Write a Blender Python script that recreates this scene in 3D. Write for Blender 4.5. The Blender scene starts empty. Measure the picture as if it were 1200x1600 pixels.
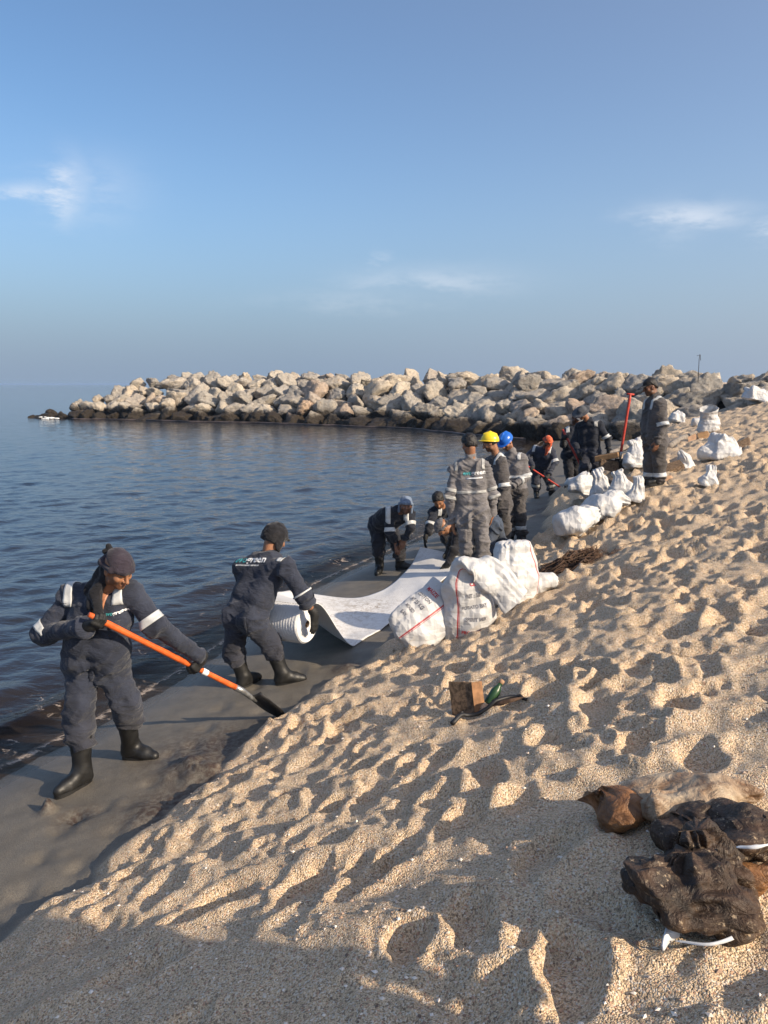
import bpy, bmesh, math, random
import numpy as np
from mathutils import Vector, Matrix
from mathutils.bvhtree import BVHTree

SC = bpy.context.scene
COL = SC.collection
rng = np.random.default_rng(7)
random.seed(7)

# ------------------------------------------------------------------ camera
CAM = np.array([0.0, 0.0, 2.85])
PITCH = math.atan(200 / 1200)
cd = bpy.data.cameras.new('camera')
cam = bpy.data.objects.new('camera', cd)
COL.objects.link(cam)
cam.location = CAM
cam.rotation_euler = (math.pi / 2 - PITCH, 0, 0)
cd.sensor_fit = 'VERTICAL'
cd.sensor_height = 36
cd.lens = 27.0
cd.clip_start = 0.05
cd.clip_end = 20000
SC.camera = cam

# ------------------------------------------------------------------ light
SUN_AZ = math.atan2(0.84, -0.54)      # clockwise from +Y
SUN_EL = math.radians(28)
sun_dir = Vector((math.sin(SUN_AZ) * math.cos(SUN_EL), math.cos(SUN_AZ) * math.cos(SUN_EL), math.sin(SUN_EL)))
sd = bpy.data.lights.new('sun', 'SUN')
sd.energy = 4.2
sd.angle = math.radians(0.53)
sd.color = (1.0, 0.83, 0.62)
sun = bpy.data.objects.new('sun', sd)
COL.objects.link(sun)
sun.rotation_euler = sun_dir.to_track_quat('Z', 'Y').to_euler()
sun.location = (20, -15, 20)

W = bpy.data.worlds.new('World')
SC.world = W
W.use_nodes = True
wn = W.node_tree
wn.nodes.clear()


def N(t, ty, **kw):
    n = t.nodes.new(ty)
    for k, v in kw.items():
        if k.startswith('i_'):
            key = k[2:]
            n.inputs[int(key) if key.isdigit() else key.replace('_', ' ')].default_value = v
        else:
            setattr(n, k, v)
    return n


def math_(t, op, a, b=None, c=None, clamp=False):
    n = t.nodes.new('ShaderNodeMath')
    n.operation = op
    n.use_clamp = clamp
    for i, v in enumerate((a, b, c)):
        if v is None:
            continue
        if isinstance(v, (int, float)):
            n.inputs[i].default_value = v
        else:
            t.links.new(v, n.inputs[i])
    return n.outputs[0]


def mixc(t, fac, a, b, blend='MIX'):
    n = t.nodes.new('ShaderNodeMix')
    n.data_type = 'RGBA'
    n.blend_type = blend
    for sock, v in ((n.inputs[0], fac), (n.inputs[6], a), (n.inputs[7], b)):
        if isinstance(v, (int, float)):
            sock.default_value = v
        elif isinstance(v, tuple):
            sock.default_value = v if len(v) == 4 else (*v, 1)
        else:
            t.links.new(v, sock)
    return n.outputs[2]


def maprange(t, v, a, b, c=0.0, d=1.0, smooth=True):
    n = t.nodes.new('ShaderNodeMapRange')
    n.interpolation_type = 'SMOOTHSTEP' if smooth else 'LINEAR'
    t.links.new(v, n.inputs[0])
    for i, x in enumerate((a, b, c, d)):
        n.inputs[i + 1].default_value = x
    return n.outputs[0]


SKY_STRENGTH = 0.10
sky = N(wn, 'ShaderNodeTexSky', sky_type='NISHITA', sun_disc=False, sun_elevation=SUN_EL, sun_rotation=SUN_AZ,
        altitude=0, air_density=1.0, dust_density=0.6, ozone_density=2.2)
geo = N(wn, 'ShaderNodeTexCoord')
sep = N(wn, 'ShaderNodeSeparateXYZ')
wn.links.new(geo.outputs['Generated'], sep.inputs[0])
elev = math_(wn, 'MAXIMUM', sep.outputs[2], 0.0)
hq = math_(wn, 'DIVIDE', elev, 0.17)
hz = math_(wn, 'MULTIPLY', math_(wn, 'POWER', 2.718, math_(wn, 'MULTIPLY', math_(wn, 'MULTIPLY', hq, hq), -1.0)), 0.97)
tint = mixc(wn, 1.0, sky.outputs[0], (0.72, 0.84, 0.93), 'MULTIPLY')
skyc = mixc(wn, hz, tint, (1.66, 2.20, 3.02))
# glow added to the unseen sky round the sun, warms and fills shadows
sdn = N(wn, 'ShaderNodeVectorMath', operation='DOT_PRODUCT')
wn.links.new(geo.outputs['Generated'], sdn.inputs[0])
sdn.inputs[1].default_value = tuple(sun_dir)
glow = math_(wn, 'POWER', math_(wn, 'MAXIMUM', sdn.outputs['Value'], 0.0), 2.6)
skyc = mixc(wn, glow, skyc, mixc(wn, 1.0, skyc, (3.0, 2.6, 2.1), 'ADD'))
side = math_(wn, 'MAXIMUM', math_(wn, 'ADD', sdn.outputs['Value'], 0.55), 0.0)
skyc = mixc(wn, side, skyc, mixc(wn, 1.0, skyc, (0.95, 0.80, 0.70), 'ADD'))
# a few thin clouds low over the sea
ang_x = math_(wn, 'DIVIDE', sep.outputs[0], math_(wn, 'MAXIMUM', sep.outputs[1], 0.05))
ang_z = math_(wn, 'DIVIDE', sep.outputs[2], math_(wn, 'MAXIMUM', sep.outputs[1], 0.05))
noi = N(wn, 'ShaderNodeTexNoise', i_Scale=13.0, i_Detail=9.0, i_Roughness=0.66)
mp = N(wn, 'ShaderNodeMapping')
mp.inputs['Scale'].default_value = (1, 1, 3.2)
wn.links.new(geo.outputs['Generated'], mp.inputs[0])
wn.links.new(mp.outputs[0], noi.inputs['Vector'])
dist = math_(wn, 'MULTIPLY', math_(wn, 'SUBTRACT', noi.outputs[0], 0.5), 0.10)
ax = math_(wn, 'ADD', ang_x, dist)
az = math_(wn, 'ADD', ang_z, math_(wn, 'MULTIPLY', dist, 0.45))
csum = None
for (cx, cz, rx, rz, st) in ((-0.392, 0.240, 0.022, 0.030, 0.80), (-0.440, 0.236, 0.035, 0.008, 0.55), (-0.365, 0.240, 0.06, 0.035, 0.26),
                             (0.385, 0.209, 0.060, 0.012, 0.62), (0.50, 0.196, 0.03, 0.014, 0.5), (0.365, 0.200, 0.03, 0.022, .25),
                             (0.068, 0.130, 0.085, 0.014, 0.36), (-0.03, 0.106, 0.09, 0.012, 0.18), (-0.005, 0.155, 0.012, 0.007, 0.24)):
    dx = math_(wn, 'DIVIDE', math_(wn, 'SUBTRACT', ax, cx), rx)
    dz = math_(wn, 'DIVIDE', math_(wn, 'SUBTRACT', az, cz), rz)
    r2 = math_(wn, 'ADD', math_(wn, 'MULTIPLY', dx, dx), math_(wn, 'MULTIPLY', dz, dz))
    g = math_(wn, 'MULTIPLY', math_(wn, 'POWER', 2.718, math_(wn, 'MULTIPLY', r2, -0.8)), st)
    csum = g if csum is None else math_(wn, 'MAXIMUM', csum, g)
fine = maprange(wn, noi.outputs[0], 0.34, 0.64, 0.30, 1.0)
csum = math_(wn, 'MULTIPLY', math_(wn, 'MULTIPLY', csum, fine), math_(wn, 'GREATER_THAN', sep.outputs[1], 0.2))
skyc = mixc(wn, csum, skyc, (5.2, 5.5, 6.0))
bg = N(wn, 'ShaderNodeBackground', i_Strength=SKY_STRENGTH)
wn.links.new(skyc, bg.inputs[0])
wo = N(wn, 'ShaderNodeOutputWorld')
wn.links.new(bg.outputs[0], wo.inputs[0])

SC.view_settings.view_transform = 'Standard'
SC.view_settings.look = 'None'
SC.view_settings.gamma = 1.0
SC.view_settings.use_curve_mapping = False
SC.view_settings.exposure = 0.72
SC.cycles.max_bounces = 6
SC.cycles.transparent_max_bounces = 8
SC.cycles.use_denoising = True


# ------------------------------------------------------------------ geometry helpers
def at(u, v, y):
    """world point seen at photograph pixel (u, v) at world distance y"""
    cx, cz = (u - 600) / 1200, (800 - v) / 1200
    d = np.array([cx, math.cos(PITCH) + cz * math.sin(PITCH), -math.sin(PITCH) + cz * math.cos(PITCH)])
    return CAM + d * (y / d[1])


def unit(v):
    v = np.asarray(v, float)
    return v / max(np.linalg.norm(v), 1e-9)


def lerp(a, b, t):
    return a + (b - a) * t


def sstep(x, a, b):
    t = np.clip((x - a) / (b - a), 0, 1)
    return t * t * (3 - 2 * t)


LAT = np.random.default_rng(3).random((32, 32, 32)).astype(np.float32)
LAT2 = np.random.default_rng(5).random((256, 256)).astype(np.float32)


def n3(p):
    p = np.asarray(p, float)
    i = np.floor(p).astype(int)
    f = p - i
    f = f * f * (3 - 2 * f)
    r = 0
    for dx in (0, 1):
        for dy in (0, 1):
            for dz in (0, 1):
                w = (f[..., 0] if dx else 1 - f[..., 0]) * (f[..., 1] if dy else 1 - f[..., 1]) * (f[..., 2] if dz else 1 - f[..., 2])
                r = r + w * LAT[(i[..., 0] + dx) & 31, (i[..., 1] + dy) & 31, (i[..., 2] + dz) & 31]
    return r


def n2(x, y):
    i = np.floor(x).astype(int)
    j = np.floor(y).astype(int)
    f = x - i
    g = y - j
    f = f * f * f * (f * (f * 6 - 15) + 10)
    g = g * g * g * (g * (g * 6 - 15) + 10)
    a = LAT2[i & 255, j & 255]
    b = LAT2[(i + 1) & 255, j & 255]
    c = LAT2[i & 255, (j + 1) & 255]
    d = LAT2[(i + 1) & 255, (j + 1) & 255]
    return (a * (1 - f) + b * f) * (1 - g) + (c * (1 - f) + d * f) * g


def fbm2(x, y, o=4):
    r, a, s = 0, 1.0, 0
    for k in range(o):
        r = r + a * n2(x * 2 ** k + 17.3 * k, y * 2 ** k + 5.1 * k)
        s += a
        a *= 0.5
    return r / s


def mesh_np(name, V, F, smooth=True):
    V = np.ascontiguousarray(V, dtype=np.float32)
    me = bpy.data.meshes.new(name)
    if isinstance(F, np.ndarray):
        m, k = F.shape
        me.vertices.add(len(V))
        me.vertices.foreach_set('co', V.ravel())
        me.loops.add(m * k)
        me.loops.foreach_set('vertex_index', np.ascontiguousarray(F, dtype=np.int32).ravel())
        me.polygons.add(m)
        me.polygons.foreach_set('loop_start', np.arange(0, m * k, k, dtype=np.int32))
        me.update(calc_edges=True)
        me.validate()
    else:
        me.from_pydata([tuple(map(float, v)) for v in V], [], [tuple(map(int, f)) for f in F])
    me.polygons.foreach_set('use_smooth', np.full(len(me.polygons), smooth))
    me.update()
    return me


def tag(o, label, cat, group=None, kind=None):
    if label:
        o['label'] = label
    if cat:
        o['category'] = cat
    if group:
        o['group'] = group
    if kind:
        o['kind'] = kind
    return o


def root(name, loc, label, cat, group=None):
    o = bpy.data.objects.new(name, None)
    COL.objects.link(o)
    o.location = tuple(map(float, loc))
    o.empty_display_size = 0.2
    return tag(o, label, cat, group)


def link(name, me, mat, parent=None, origin=None):
    o = bpy.data.objects.new(name, me)
    COL.objects.link(o)
    if mat is not None:
        me.materials.clear()
        for m in (mat if isinstance(mat, list) else [mat]):
            me.materials.append(m)
    if parent is not None:
        o.parent = parent
    return o


def world_loc(o):
    v = np.array(o.location)
    while o.parent is not None:
        o = o.parent
        v = v + np.array(o.location)
    return v


def mk(name, V, F, mat, parent=None, smooth=True, attrs=None, uv=None, colr=None):
    """mesh from world coordinates, re-based on its parent"""
    V = np.array(V, float)
    if parent is not None:
        V = V - world_loc(parent)
        base = np.zeros(3)
    else:
        base = np.array([V[:, 0].mean(), V[:, 1].mean(), V[:, 2].min()])
        V = V - base
    me = mesh_np(name, V, F, smooth)
    if attrs:
        for k, a in attrs.items():
            at_ = me.attributes.new(k, 'FLOAT', 'POINT')
            at_.data.foreach_set('value', np.ascontiguousarray(a, dtype=np.float32))
    if colr is not None:
        at_ = me.attributes.new('tone', 'FLOAT_COLOR', 'POINT')
        c = np.ones((len(V), 4), np.float32)
        c[:, :3] = colr
        at_.data.foreach_set('color', c.ravel())
    if uv is not None:
        ul = me.uv_layers.new(name='UVMap')
        li = np.empty(len(me.loops), np.int32)
        me.loops.foreach_get('vertex_index', li)
        ul.data.foreach_set('uv', np.ascontiguousarray(uv[li], dtype=np.float32).ravel())
    o = link(name, me, mat, parent)
    o.location = tuple(base)
    return o


# ------------------------------------------------------------------ signed-distance modelling
EDG = [(0, 1), (2, 3), (4, 5), (6, 7), (0, 2), (1, 3), (4, 6), (5, 7), (0, 4), (1, 5), (2, 6), (3, 7)]


class Vox:
    def __init__(s, lo, hi, h):
        s.h = h
        s.lo = np.asarray(lo, float) - 2.5 * h
        s.n = np.ceil((np.asarray(hi, float) + 2.5 * h - s.lo) / h).astype(int) + 1
        s.ax = [s.lo[i] + h * np.arange(s.n[i]) for i in range(3)]
        s.D = np.full(s.n, 1e3, np.float32)

    def sl(s, lo, hi):
        a = np.clip(np.floor((lo - s.lo) / s.h).astype(int), 0, s.n)
        b = np.clip(np.ceil((hi - s.lo) / s.h).astype(int) + 1, 0, s.n)
        return tuple(slice(a[i], b[i]) for i in range(3))

    def xyz(s, q):
        return s.ax[0][q[0]][:, None, None], s.ax[1][q[1]][None, :, None], s.ax[2][q[2]][None, None, :]

    def put(s, q, d, k):
        A = s.D[q]
        if k > 0:
            hh = np.maximum(k - np.abs(A - d), 0) / k
            s.D[q] = np.minimum(A, d) - hh * hh * k * 0.25
        else:
            s.D[q] = np.minimum(A, d)

    def cone(s, a, b, ra, rb, k=0.0, m=0.09):
        a = np.asarray(a, float)
        b = np.asarray(b, float)
        r = max(ra, rb) + m
        q = s.sl(np.minimum(a, b) - r, np.maximum(a, b) + r)
        X, Y, Z = s.xyz(q)
        if 0 in s.D[q].shape:
            return
        d = b - a
        L = max(d @ d, 1e-9)
        t = np.clip(((X - a[0]) * d[0] + (Y - a[1]) * d[1] + (Z - a[2]) * d[2]) / L, 0, 1)
        dd = np.sqrt((X - a[0] - t * d[0]) ** 2 + (Y - a[1] - t * d[1]) ** 2 + (Z - a[2] - t * d[2]) ** 2) - (ra + (rb - ra) * t)
        s.put(q, dd, k)

    def ell_d(s, q, c, rad, R):
        X, Y, Z = s.xyz(q)
        P = [X - c[0], Y - c[1], Z - c[2]]
        k0 = 0
        k1 = 0
        for i in range(3):
            e = (P[0] * R[0, i] + P[1] * R[1, i] + P[2] * R[2, i]) / rad[i]
            k0 = k0 + e * e
            k1 = k1 + (e / rad[i]) ** 2
        k0 = np.sqrt(k0)
        k1 = np.sqrt(k1) + 1e-9
        return k0 * (k0 - 1) / k1

    def ell(s, c, rad, R=np.eye(3), k=0.0, m=0.09, sub=False):
        c = np.asarray(c, float)
        r = max(rad) + m
        q = s.sl(c - r, c + r)
        if 0 in s.D[q].shape:
            return
        d = s.ell_d(q, c, rad, R)
        if sub:
            A = s.D[q]
            kk = max(k, 1e-6)
            hh = np.maximum(kk - np.abs(A + d), 0) / kk
            s.D[q] = np.maximum(A, -d) + hh * hh * kk * 0.25
        else:
            s.put(q, d, k)

    def cut(s, p, n):
        """keep the side opposite to n"""
        X, Y, Z = s.xyz((slice(None),) * 3)
        s.D = np.maximum(s.D, ((X - p[0]) * n[0] + (Y - p[1]) * n[1] + (Z - p[2]) * n[2]).astype(np.float32))

    def merge(s, o, k):
        s.put((slice(None),) * 3, o.D, k)

    def like(s):
        o = Vox.__new__(Vox)
        o.h, o.lo, o.n, o.ax = s.h, s.lo, s.n, s.ax
        o.D = np.full(s.n, 1e3, np.float32)
        return o

    def mesh(s):
        F = s.D
        S = F < 0
        nx, ny, nz = s.n
        cs = []
        for i in (0, 1):
            for j in (0, 1):
                for k in (0, 1):
                    cs.append((slice(i, nx - 1 + i), slice(j, ny - 1 + j), slice(k, nz - 1 + k)))
        cnt = sum(S[c].astype(np.int8) for c in cs)
        act = (cnt > 0) & (cnt < 8)
        ai = np.argwhere(act)
        idx = np.full(act.shape, -1, np.int64)
        idx[act] = np.arange(len(ai))
        vals = np.stack([F[c][act] for c in cs], 1).astype(float)
        off = np.array([(i, j, k) for i in (0, 1) for j in (0, 1) for k in (0, 1)], float)
        pos = np.zeros((len(ai), 3))
        c_ = np.zeros(len(ai))
        for a, b in EDG:
            m = (vals[:, a] < 0) != (vals[:, b] < 0)
            t = vals[m, a] / (vals[m, a] - vals[m, b])
            pos[m] += off[a] + (off[b] - off[a]) * t[:, None]
            c_[m] += 1
        V = s.lo + (ai + pos / c_[:, None]) * s.h
        quads = []
        for axis in range(3):
            A = [slice(None)] * 3
            B = [slice(None)] * 3
            A[axis] = slice(0, -1)
            B[axis] = slice(1, None)
            o1, o2 = [(1, 2), (2, 0), (0, 1)][axis]
            ch = S[tuple(A)] != S[tuple(B)]
            e = np.argwhere(ch)
            e = e[(e[:, o1] > 0) & (e[:, o2] > 0) & (e[:, o1] < s.n[o1] - 1) & (e[:, o2] < s.n[o2] - 1)]
            if not len(e):
                continue
            ins = S[e[:, 0], e[:, 1], e[:, 2]]
            q = []
            for d1, d2 in ((1, 1), (0, 1), (0, 0), (1, 0)):
                c = e.copy()
                c[:, o1] -= d1
                c[:, o2] -= d2
                q.append(idx[c[:, 0], c[:, 1], c[:, 2]])
            q = np.stack(q, 1)
            q[~ins] = q[~ins][:, ::-1]
            quads.append(q)
        Q = np.concatenate(quads)
        return V, Q[(Q >= 0).all(1)]


def normals(V, F):
    n = np.zeros_like(V)
    fn = np.cross(V[F[:, 2]] - V[F[:, 0]], V[F[:, -1]] - V[F[:, 1]])
    for k in range(F.shape[1]):
        np.add.at(n, F[:, k], fn)
    return n / (np.linalg.norm(n, axis=1, keepdims=True) + 1e-12)


def relax(V, F, it=2, f=0.5):
    for _ in range(it):
        s = np.zeros_like(V)
        c = np.zeros(len(V))
        for k in range(F.shape[1]):
            np.add.at(s, F[:, k], V[F[:, (k + 1) % F.shape[1]]] + V[F[:, k - 1]])
            np.add.at(c, F[:, k], 2)
        V = V + f * (s / np.maximum(c, 1)[:, None] - V)
    return V


def join(*parts):
    Vs, Fs, o = [], [], 0
    for V, F in parts:
        Vs.append(V)
        Fs.append(F + o)
        o += len(V)
    return np.concatenate(Vs), np.concatenate(Fs)


def tube(pts, rad, seg=10, cap=True):
    pts = np.asarray(pts, float)
    n = len(pts)
    rad = np.full(n, rad) if np.isscalar(rad) else np.asarray(rad, float)
    T = np.gradient(pts, axis=0)
    T /= np.linalg.norm(T, axis=1, keepdims=True) + 1e-12
    ref = np.array([0, 0, 1.0]) if abs(T[0, 2]) < 0.9 else np.array([1.0, 0, 0])
    V = []
    a = np.arange(seg) * 2 * math.pi / seg
    for i in range(n):
        u = unit(np.cross(T[i], ref))
        w = np.cross(u, T[i])
        ref = -np.cross(u, T[i]) if False else ref
        V.append(pts[i] + rad[i] * (np.cos(a)[:, None] * u + np.sin(a)[:, None] * w))
    V = np.concatenate(V)
    F = []
    for i in range(n - 1):
        for j in range(seg):
            k = (j + 1) % seg
            F.append((i * seg + j, i * seg + k, (i + 1) * seg + k, (i + 1) * seg + j))
    F = np.array(F)
    if cap:
        c = len(V)
        V = np.vstack([V, pts[0], pts[-1]])
        ex = []
        for j in range(0, seg):
            k = (j + 1) % seg
            ex.append((c, k, j, j))
            ex.append((c + 1, (n - 1) * seg + j, (n - 1) * seg + k, (n - 1) * seg + k))
        F = np.concatenate([F, np.array(ex)])
    return V, F


def tidy(F):
    """quads with a doubled corner -> plain lists of faces"""
    return [tuple(dict.fromkeys(f)) for f in F.tolist()]


def boxmesh(c, ex, ey, ez):
    c, ex, ey, ez = (np.asarray(v, float) for v in (c, ex, ey, ez))
    V = np.array([c + sx * ex + sy * ey + sz * ez for sx in (-1, 1) for sy in (-1, 1) for sz in (-1, 1)])
    F = np.array([(0, 1, 3, 2), (4, 6, 7, 5), (0, 4, 5, 1), (2, 3, 7, 6), (0, 2, 6, 4), (1, 5, 7, 3)])
    return V, F


def bevel(o, w=0.006, seg=2):
    m = o.modifiers.new('bevel', 'BEVEL')
    m.width = w
    m.segments = seg
    m.limit_method = 'ANGLE'
    return o


# ------------------------------------------------------------------ materials
def newmat(name):
    m = bpy.data.materials.new(name)
    m.use_nodes = True
    t = m.node_tree
    b = t.nodes['Principled BSDF']
    return m, t, b


def setp(b, **kw):
    for k, v in kw.items():
        b.inputs[k.replace('_', ' ')].default_value = v if not (isinstance(v, tuple) and len(v) == 3) else (*v, 1)


def coords(t, kind='Object', scale=(1, 1, 1)):
    tc = t.nodes.new('ShaderNodeTexCoord')
    mp_ = t.nodes.new('ShaderNodeMapping')
    mp_.inputs['Scale'].default_value = scale
    t.links.new(tc.outputs[kind], mp_.inputs[0])
    return mp_.outputs[0]


def noise(t, vec, scale, detail=4.0, rough=0.55, dist=0.0):
    n = N(t, 'ShaderNodeTexNoise', i_Scale=scale, i_Detail=detail, i_Roughness=rough, i_Distortion=dist)
    t.links.new(vec, n.inputs['Vector'])
    return n.outputs[0]


def bump(t, b, h, strength=0.5, distance=0.01, prev=None):
    n = N(t, 'ShaderNodeBump', i_Strength=strength, i_Distance=distance)
    t.links.new(h, n.inputs['Height'])
    if prev is not None:
        t.links.new(prev, n.inputs['Normal'])
    t.links.new(n.outputs[0], b.inputs['Normal'])
    return n.outputs[0]


def attr(t, name):
    a = t.nodes.new('ShaderNodeAttribute')
    a.attribute_name = name
    return a


def simple(name, col, rough=0.6, var=0.25, scale=12, bstr=0.0, bscale=60, bdist=0.003, metal=0.0, spec=0.5):
    m, t, b = newmat(name)
    v = coords(t)
    n = noise(t, v, scale, 5)
    c = mixc(t, maprange(t, n, 0.3, 0.7), tuple(x * (1 - var) for x in col), tuple(min(1, x * (1 + var)) for x in col))
    t.links.new(c, b.inputs['Base Color'])
    setp(b, Roughness=rough, Metallic=metal)
    b.inputs['Specular IOR Level'].default_value = spec
    if bstr:
        bump(t, b, noise(t, v, bscale, 4), bstr, bdist)
    return m


def cloth(name, col, dust=(0.20, 0.16, 0.12), dustamt=0.18):
    m, t, b = newmat(name)
    v = coords(t)
    big = noise(t, v, 5, 5, 0.6)
    c = mixc(t, maprange(t, big, 0.3, 0.7), tuple(x * 0.72 for x in col), tuple(x * 1.3 for x in col))
    d = noise(t, v, 9, 6, 0.7, 0.6)
    c = mixc(t, maprange(t, d, 0.56, 0.78, 0.0, dustamt), c, dust)
    sz_ = N(t, 'ShaderNodeSeparateXYZ')
    t.links.new(v, sz_.inputs[0])
    hem = math_(t, 'ADD', sz_.outputs[2], math_(t, 'MULTIPLY', math_(t, 'SUBTRACT', d, 0.5), 0.5))
    c = mixc(t, maprange(t, hem, 0.30, 0.70, 0.22, 0.0), c, (0.050, 0.040, 0.031))
    t.links.new(c, b.inputs['Base Color'])
    setp(b, Roughness=0.85)
    b.inputs['Specular IOR Level'].default_value = 0.25
    b.inputs['Sheen Weight'].default_value = 0.15
    p = bump(t, b, noise(t, coords(t, scale=(1, 1, 2.2)), 11, 4, 0.6, 1.4), 0.75, 0.020)
    bump(t, b, noise(t, v, 420, 2), 0.25, 0.002, p)
    return m


M = {}
M['navy'] = cloth('navy_cotton', (0.025, 0.030, 0.047))
M['navy_dark'] = cloth('dark_navy_cotton', (0.012, 0.015, 0.024))
M['denim'] = cloth('slate_blue_cotton', (0.045, 0.062, 0.095))
M['grey'] = cloth('grey_cotton', (0.150, 0.142, 0.145))
M['grey_dark'] = cloth('dark_grey_cotton', (0.072, 0.066, 0.066))
M['scarf_dark'] = cloth('aubergine_jersey', (0.028, 0.022, 0.032), dustamt=0.05)
M['scarf_black'] = cloth('black_jersey', (0.010, 0.010, 0.013), dustamt=0.05)
M['scarf_blue'] = cloth('blue_grey_scarf', (0.13, 0.17, 0.24), dustamt=0.1)
M['scarf_orange'] = cloth('orange_scarf', (0.55, 0.10, 0.04), dust=(0.75, 0.45, 0.25), dustamt=0.5)
M['hat_grey'] = cloth('grey_hat_felt', (0.06, 0.065, 0.075))
M['cap_black'] = cloth('black_cap', (0.014, 0.013, 0.013), dustamt=0.08)
M['cap_mixed'] = cloth('mottled_grey_cap', (0.10, 0.10, 0.11), dust=(0.45, 0.45, 0.46), dustamt=0.7)
M['glove'] = simple('black_glove', (0.012, 0.012, 0.012), 0.7, 0.4, 30, 0.5, 180, 0.002)
M['glove_grey'] = simple('grey_knit_glove', (0.20, 0.20, 0.20), 0.85, 0.6, 60, 0.5, 180, 0.002)
M['boot'] = simple('black_rubber', (0.011, 0.011, 0.011), 0.50, 0.5, 14, 0.35, 40, 0.004)
M['boot_grey'] = simple('grey_rubber', (0.05, 0.05, 0.05), 0.45, 0.4, 14, 0.35, 40, 0.004)
M['hair'] = simple('black_hair', (0.010, 0.008, 0.007), 0.5, 0.4, 60, 0.9, 160, 0.006)
M['band'] = simple('reflective_tape', (0.47, 0.48, 0.48), 0.42, 0.12, 25, 0.4, 70, 0.003)
M['band_dim'] = simple('worn_reflective_tape', (0.31, 0.31, 0.30), 0.5, 0.2, 25, 0.4, 70, 0.003)
M['print_white'] = simple('white_print', (0.78, 0.79, 0.80), 0.7, 0.1)
M['print_teal'] = simple('teal_print', (0.05, 0.34, 0.36), 0.7, 0.1)
M['print_red'] = simple('red_print', (0.48, 0.030, 0.035), 0.6, 0.2)
M['print_black'] = simple('black_print', (0.13, 0.13, 0.15), 0.6, 0.3, 60)
M['helmet_yellow'] = simple('yellow_plastic', (0.80, 0.58, 0.02), 0.32, 0.06)
M['helmet_blue'] = simple('blue_plastic', (0.012, 0.11, 0.48), 0.28, 0.06)
M['orange'] = simple('orange_painted_wood', (0.62, 0.115, 0.022), 0.42, 0.22, 18, 0.25, 40, 0.002)
M['red_handle'] = simple('red_painted_wood', (0.42, 0.040, 0.022), 0.5, 0.25, 18, 0.25, 40, 0.002)
M['steel'] = simple('worn_steel', (0.36, 0.36, 0.35), 0.38, 0.3, 30, metal=0.8)
M['iron'] = simple('blackened_blade', (0.014, 0.013, 0.013), 0.5, 0.5, 20, 0.4, 50, 0.003)
M['shirt'] = simple('pale_undershirt', (0.62, 0.66, 0.55), 0.8)


def skin_mat(name, col):
    m, t, b = newmat(name)
    a = attr(t, 'tone')
    n = noise(t, coords(t), 45, 4)
    c = mixc(t, 1.0, a.outputs['Color'], mixc(t, maprange(t, n, 0.3, 0.7), tuple(x * 0.82 for x in col), tuple(x * 1.18 for x in col)), 'MULTIPLY')
    t.links.new(c, b.inputs['Base Color'])
    setp(b, Roughness=0.48)
    b.inputs['Subsurface Weight'].default_value = 0.06
    b.inputs['Subsurface Radius'].default_value = (0.012, 0.005, 0.003)
    bump(t, b, noise(t, coords(t), 240, 3), 0.15, 0.002)
    return m


M['skin'] = skin_mat('brown_skin', (0.27, 0.125, 0.065))
M['skin_dark'] = skin_mat('dark_brown_skin', (0.15, 0.066, 0.036))


# lettering outlines, made first while the scene is still empty
TEXTS = {}


def text_mesh(s, bold=False):
    if s in TEXTS:
        return TEXTS[s]
    cu = bpy.data.curves.new('lettering', 'FONT')
    cu.body = s
    cu.size = 1.0
    cu.align_x = 'CENTER'
    cu.resolution_u = 3
    cu.offset = 0.02
    ob = bpy.data.objects.new('lettering', cu)
    COL.objects.link(ob)
    bpy.context.view_layer.update()
    me = bpy.data.meshes.new_from_object(ob.evaluated_get(bpy.context.evaluated_depsgraph_get()))
    V = np.array([v.co[:] for v in me.vertices])
    F = [tuple(p.vertices) for p in me.polygons]
    bpy.data.objects.remove(ob)
    bpy.data.meshes.remove(me)
    bpy.data.curves.remove(cu)
    TEXTS[s] = (V, F)
    return V, F


for _s in ('evogreen', 'environmental services', 'MAIZE', 'COTTON', 'NT 25 KG', 'MIXED', 'NT : 50', 'POTATO BAY', 'SPIRIT MIX', 'PRODUCT OF', 'CEMA', '25 KG NT'):
    text_mesh(_s)

# ------------------------------------------------------------------ the beach
_ty = np.arange(-80, 140, 0.25)


def _curve(tab):
    ys, xs_ = zip(*tab)
    v = np.interp(_ty, ys, xs_)
    k = np.ones(9) / 9
    return np.convolve(np.pad(v, 4, mode='reflect', reflect_type='odd'), k, 'valid')


_XW = _curve([(-80, -40), (-5, -6.9), (0, -4.9), (3, -3.75), (5.3, -2.85), (6.6, -2.15), (8.5, -1.65), (10.6, -1.05), (14.9, 1.15), (22, 3.5), (38.8, 8.0), (50, 16), (70, 30), (140, 80)])
_XS = _curve([(-80, -36), (-5, -4.9), (0, -3.0), (2, -2.25), (3.2, -1.80), (3.9, -1.50), (4.94, -1.08), (6.19, -.66), (6.9, -.16), (9.6, 1.35), (11.3, 2.25), (13.5, 2.9), (16.1, 3.5), (18.2, 4.4), (24, 7.2), (34.7, 11.8), (50, 19), (70, 34), (140, 86)])


def xw_(y):
    return np.interp(y, _ty, _XW)


def xs_(y):
    return np.interp(y, _ty, _XS) + 0.30 * (fbm2(y * 1.3 + 40, y * 0 + 3.3, 3) - 0.5) + 0.16 * (n2(y * 4.5 + 9, y * 0 + 1.7) - 0.5)


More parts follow.
